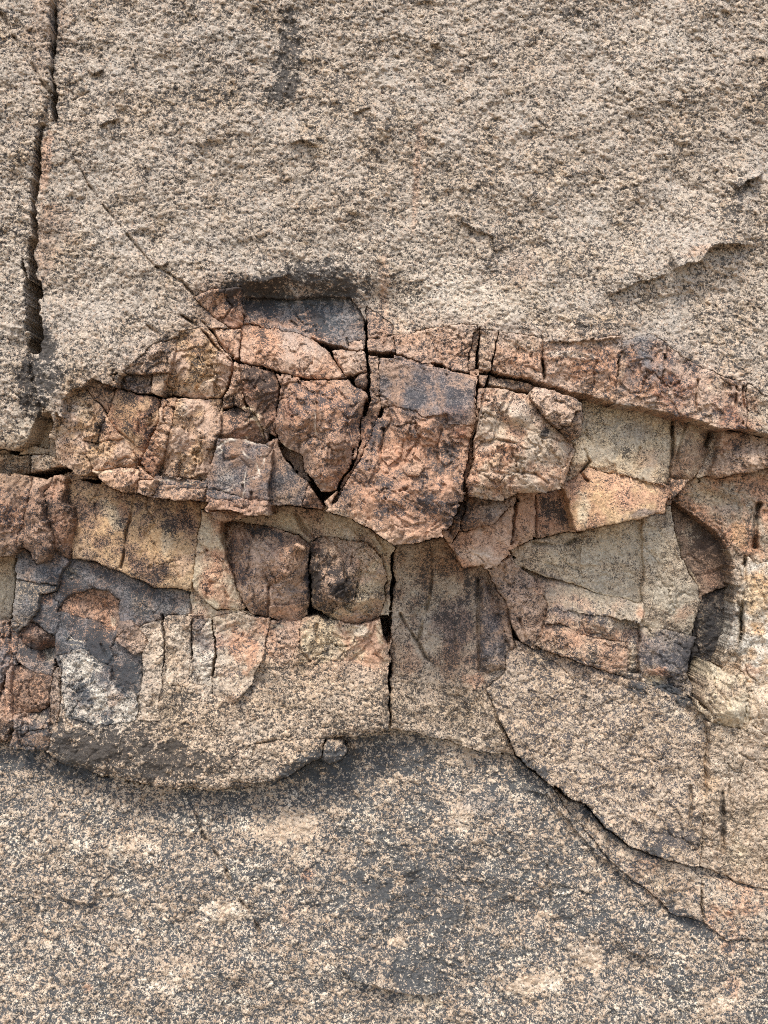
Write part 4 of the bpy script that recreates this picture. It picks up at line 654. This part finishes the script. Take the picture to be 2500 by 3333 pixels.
def colours(r, b):
    k = TYPE[r['ty']]; sh = U[b].shape; q = r['q']
    A0 = q*COL[r['c']] + (1-q)*PM['A'][b]; B0 = q*COL[r['c2']] + (1-q)*PM['B'][b]; D = q*COL[r['dc']] + (1-q)*PM['D'][b]
    mx = q*r['mix'] + (1-q)*PM['mix'][b]; dk0 = .35*r['dk'] + .65*PM['dk'][b]; g = .4*k['g'] + .6*PM['g'][b]
    if r['key'] == 'bed': A0 = COL[r['c']]; B0 = COL[r['c2']]; D = COL[r['dc']] + 0*U[b][...,None]; dk0 = r['dk']
    m = sst(-.5, .5, PATCH[b]*.6 + PATCH2[b]*.8 + (mx-.35)*1.7)[...,None]
    c = A0*(1-m) + B0*m
    c = c*(1 + .10*PATCH3[b] + .08*PATCH2[b])[...,None]
    c = c*(1 + (.045*PATCH[b] + .04*PATCH2[b])[...,None]*np.array([1.0, .1, -1.0], F))
    blk = 1 - sst(.55, .95, g)
    dk = dk0 + (.05+.09*blk)*PATCH[b] + (.08+.20*blk)*PATCH2[b] + (.07+.10*blk)*PATCH3[b] + (.02+.06*blk)*STREAK[b]
    dk = dk - (1-blk)*(.36*(GRA[b]-.42) + .45*GRB[b])
    if r['key'] in ('up', 'left'): dk = dk + .09*LAM[b] + .09*PATCH[b] + .05*PATCH2[b]
    lo = (U[b].min(), V[b].min()); hi = (U[b].max(), V[b].max())
    for (cx, cy), rx, ry, rot, what, amt, soft in STAIN:
        rm = max(rx, ry)*1.7
        if cx+rm < lo[0] or cx-rm > hi[0] or cy+rm < lo[1] or cy-rm > hi[1]: continue
        a = math.radians(rot); ca, sa = math.cos(a), math.sin(a)
        x = (U[b]-cx)*ca + (V[b]-cy)*sa; y = -(U[b]-cx)*sa + (V[b]-cy)*ca
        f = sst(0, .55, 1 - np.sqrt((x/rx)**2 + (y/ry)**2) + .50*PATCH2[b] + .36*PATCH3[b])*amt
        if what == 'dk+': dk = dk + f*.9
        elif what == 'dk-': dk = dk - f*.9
        elif what in 'nkdme':
            D = D*(1-f[...,None]) + COL[what]*f[...,None]; dk = dk + f*.42
        else:
            c = c*(1-f[...,None]) + COL[what]*f[...,None]; dk = dk - f*.10
    for P, wd, cl in VEIN:
        if P[:,0].max() < lo[0] or P[:,0].min() > hi[0] or P[:,1].max() < lo[1] or P[:,1].min() > hi[1]: continue
        d, _, _, pos = line_d(PU[b], PV[b], P)
        f = sst(wd*1.0, wd*.25, d)*sst(-.5, .2, perlin(U[b]/45, V[b]/45, 140))*.85
        c = c*(1-f[...,None]) + COL[cl]*f[...,None]; dk = dk - f*.45
    return np.clip(c, .01, .9), D, np.clip(dk, -.2, 1.1), g

def largest(C):                          # largest 4-connected set of lattice cells
    par = []; runs = []
    def find(a):
        while par[a] != a: par[a] = par[par[a]]; a = par[a]
        return a
    prev = []
    for j in range(C.shape[0]):
        d = np.diff(np.r_[0, C[j].astype(np.int8), 0]); st = np.flatnonzero(d == 1); en = np.flatnonzero(d == -1); cur = []
        k = 0
        for s_, e_ in zip(st, en):
            i = len(par); par.append(i); runs.append((j, s_, e_))
            for (ps, pe, pi) in prev:
                if ps < e_ and pe > s_:
                    a, c_ = find(i), find(pi)
                    if a != c_: par[a] = c_
            cur.append((s_, e_, i))
        prev = cur
    if not runs: return C, 0
    sz = {}
    for i, (j, s_, e_) in enumerate(runs): sz[find(i)] = sz.get(find(i), 0) + e_-s_
    bst = max(sz, key=sz.get); O = np.zeros_like(C)
    for i, (j, s_, e_) in enumerate(runs):
        if find(i) == bst: O[j, s_:e_] = True
    return O, sum(sz.values())-sz[bst]

OBJ = {}; NTRI = 0
def build(r):
    global NTRI
    b = r['b']; e = r['e']; u = U[b].copy(); v = V[b].copy(); cs = CS[b] if r['key'] != 'bed' else CS[b]*4
    ok = e > -.5*cs
    C = ok[:-1,:-1] & ok[1:,:-1] & ok[:-1,1:] & ok[1:,1:]
    C, lost = largest(C)
    if lost > 60: print('REGION', r['key'], 'dropped cells', lost)
    if C.sum() < 4: print('REGION EMPTY', r['key']); return
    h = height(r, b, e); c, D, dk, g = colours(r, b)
    used = np.zeros(e.shape, bool); used[:-1,:-1] |= C; used[1:,:-1] |= C; used[:-1,1:] |= C; used[1:,1:] |= C
    gv, gu = np.gradient(e); su = np.gradient(u, axis=1); sv = np.gradient(v, axis=0)
    gu = gu/su; gv = gv/sv; gl = np.maximum(gu*gu+gv*gv, .25)
    near = used & (np.abs(e) < .55*cs)
    if r['key'] != 'bed':
        u[near] -= (gu*e/gl)[near]; v[near] -= (gv*e/gl)[near]
    idx = np.full(e.shape, -1, np.int64); n = int(used.sum()); idx[used] = np.arange(n)
    hu = h[used]; k = (DIST-hu)/DIST
    X = (u[used]-1250)*PXM*k; Y = -hu; Z = CAMZ + (1666.5-v[used])*PXM*k
    a, bb, cc, dd = idx[:-1,:-1][C], idx[1:,:-1][C], idx[1:,1:][C], idx[:-1,1:][C]
    quads = [np.stack([a, bb, cc, dd], 1)]
    Cp = np.pad(C, 1); E = []
    def edges(mask, p, q): E.append(np.stack([p[mask], q[mask]], 1))
    I = idx
    edges(C & ~Cp[:-2,1:-1], I[:-1,1:], I[:-1,:-1])      # top
    edges(C & ~Cp[2:,1:-1], I[1:,:-1], I[1:,1:])         # bottom
    edges(C & ~Cp[1:-1,:-2], I[:-1,:-1], I[1:,:-1])      # left
    edges(C & ~Cp[1:-1,2:], I[1:,1:], I[:-1,1:])         # right
    E = np.concatenate(E); bv = np.unique(E); rk = np.full(n, -1, np.int64); rk[bv] = np.arange(len(bv)); nb = len(bv)
    xs = [X]; ys = [Y]; zs = [Z]; src = [np.arange(n)]
    jj, ii = np.nonzero(used); inu = gu[jj,ii][bv]; inv = gv[jj,ii][bv]
    il = np.maximum(np.hypot(inu, inv), .4); inu /= il; inv /= il
    deep = r['deep'] if not r['parent'] else .07
    prof = [(.012, .0006), (.035, .0015), (.08, .004), (.16, .010), (deep, .022)] if deep > .2 else [(.012, .0005), (deep, .003)]
    prev = bv
    for qn, (dep, tap) in enumerate(prof):
        nz = (.004 if qn > 0 else .001)*perlin(u[used][bv]/30 + 7*qn, v[used][bv]/30, 150+qn)
        tp = np.minimum(tap*.5 + np.abs(nz), .012)
        xs.append(X[bv] + inu*tp); zs.append(Z[bv] - inv*tp); ys.append(Y[bv] + dep); src.append(bv)
        cur = n + qn*nb + np.arange(nb)
        quads.append(np.stack([E[:,1] if qn == 0 else prev[rk[E[:,1]]], E[:,0] if qn == 0 else prev[rk[E[:,0]]], cur[rk[E[:,0]]], cur[rk[E[:,1]]]], 1))
        prev = cur
    X = np.concatenate(xs); Y = np.concatenate(ys); Z = np.concatenate(zs); src = np.concatenate(src)
    Qd = np.concatenate(quads).astype(np.int32); nq0 = len(quads[0])
    o0 = np.array([X[:n].mean(), Y[:n].mean(), Z[:n].min() if not r['parent'] else Z[:n].mean()])
    me = bpy.data.meshes.new(r['name']); me.vertices.add(len(X)); me.loops.add(Qd.size); me.polygons.add(len(Qd))
    me.vertices.foreach_set('co', np.stack([X-o0[0], Y-o0[1], Z-o0[2]], 1).astype(F).ravel())
    me.loops.foreach_set('vertex_index', Qd.ravel())
    me.polygons.foreach_set('loop_start', np.arange(0, Qd.size, 4, dtype=np.int32))
    me.polygons.foreach_set('use_smooth', np.ones(len(Qd), bool))
    me.update()
    def at(nm, ty, val):
        t = me.attributes.new(nm, ty, 'POINT')
        if ty == 'FLOAT': t.data.foreach_set('value', val[src].astype(F))
        else:
            q = np.ones((len(src), 4), F); q[:,:3] = val[src]; t.data.foreach_set('color', q.ravel())
    at('Col', 'FLOAT_COLOR', c[used]); at('Drk', 'FLOAT_COLOR', D[used]); at('dk', 'FLOAT', dk[used]); at('gr', 'FLOAT', g[used])
    me.materials.append(ROCK)
    ob = bpy.data.objects.new(r['name'], me); sc.collection.objects.link(ob)
    if r['parent']:
        ob.parent = OBJ[r['parent']]; ob.location = o0 - r_loc[r['parent']]
        if r['label']: ob['label'] = r['label']
    else:
        ob.location = o0; ob['label'] = r['label']
        if r['cat']: ob['category'] = r['cat']
        if r['kind']: ob['kind'] = r['kind']
    r_loc[r['key']] = o0; OBJ[r['key']] = ob; NTRI += 2*len(Qd)
r_loc = {}
for r in REG: build(r)
print('TRIANGLES', NTRI, 'OBJECTS', len(OBJ))

# ------------------------------------------------------------------ ground at the foot of the rock
def ground():
    n = 120; xs = np.linspace(-1, 1, n); xs = np.sign(xs)*np.abs(xs)**2.4*60
    ysn = -np.linspace(0, 1, n)**2.2*90 + 1.0
    GX, GY = np.meshgrid(xs, ysn); GZ = .03*fbm(GX/1.3, GY/1.3, 4, 200) - .03
    m = np.arange(n*n).reshape(n, n)
    q = np.stack([m[:-1,:-1], m[1:,:-1], m[1:,1:], m[:-1,1:]], -1).reshape(-1, 4)
    me = bpy.data.meshes.new('ground'); me.from_pydata(np.stack([GX, GY, GZ], -1).reshape(-1, 3).tolist(), [], q.tolist())
    mt = bpy.data.materials.new('dry_earth'); mt.use_nodes = True; nn = mt.node_tree.nodes; ll = mt.node_tree.links
    t = nn.new('ShaderNodeTexNoise'); t.inputs['Scale'].default_value = 6; t.inputs['Detail'].default_value = 8
    rp = nn.new('ShaderNodeValToRGB'); rp.color_ramp.elements[0].color = (.16,.12,.08,1); rp.color_ramp.elements[1].color = (.36,.29,.21,1)
    gm = nn.new('ShaderNodeNewGeometry'); ll.new(gm.outputs['Position'], t.inputs['Vector']); ll.new(t.outputs[0], rp.inputs[0])
    ll.new(rp.outputs[0], nn['Principled BSDF'].inputs['Base Color']); nn['Principled BSDF'].inputs['Roughness'].default_value = .95
    me.materials.append(mt); o = bpy.data.objects.new('ground', me); sc.collection.objects.link(o); o['kind'] = 'structure'
    o['label'] = 'dry bare earth at the foot of the rock'
ground()
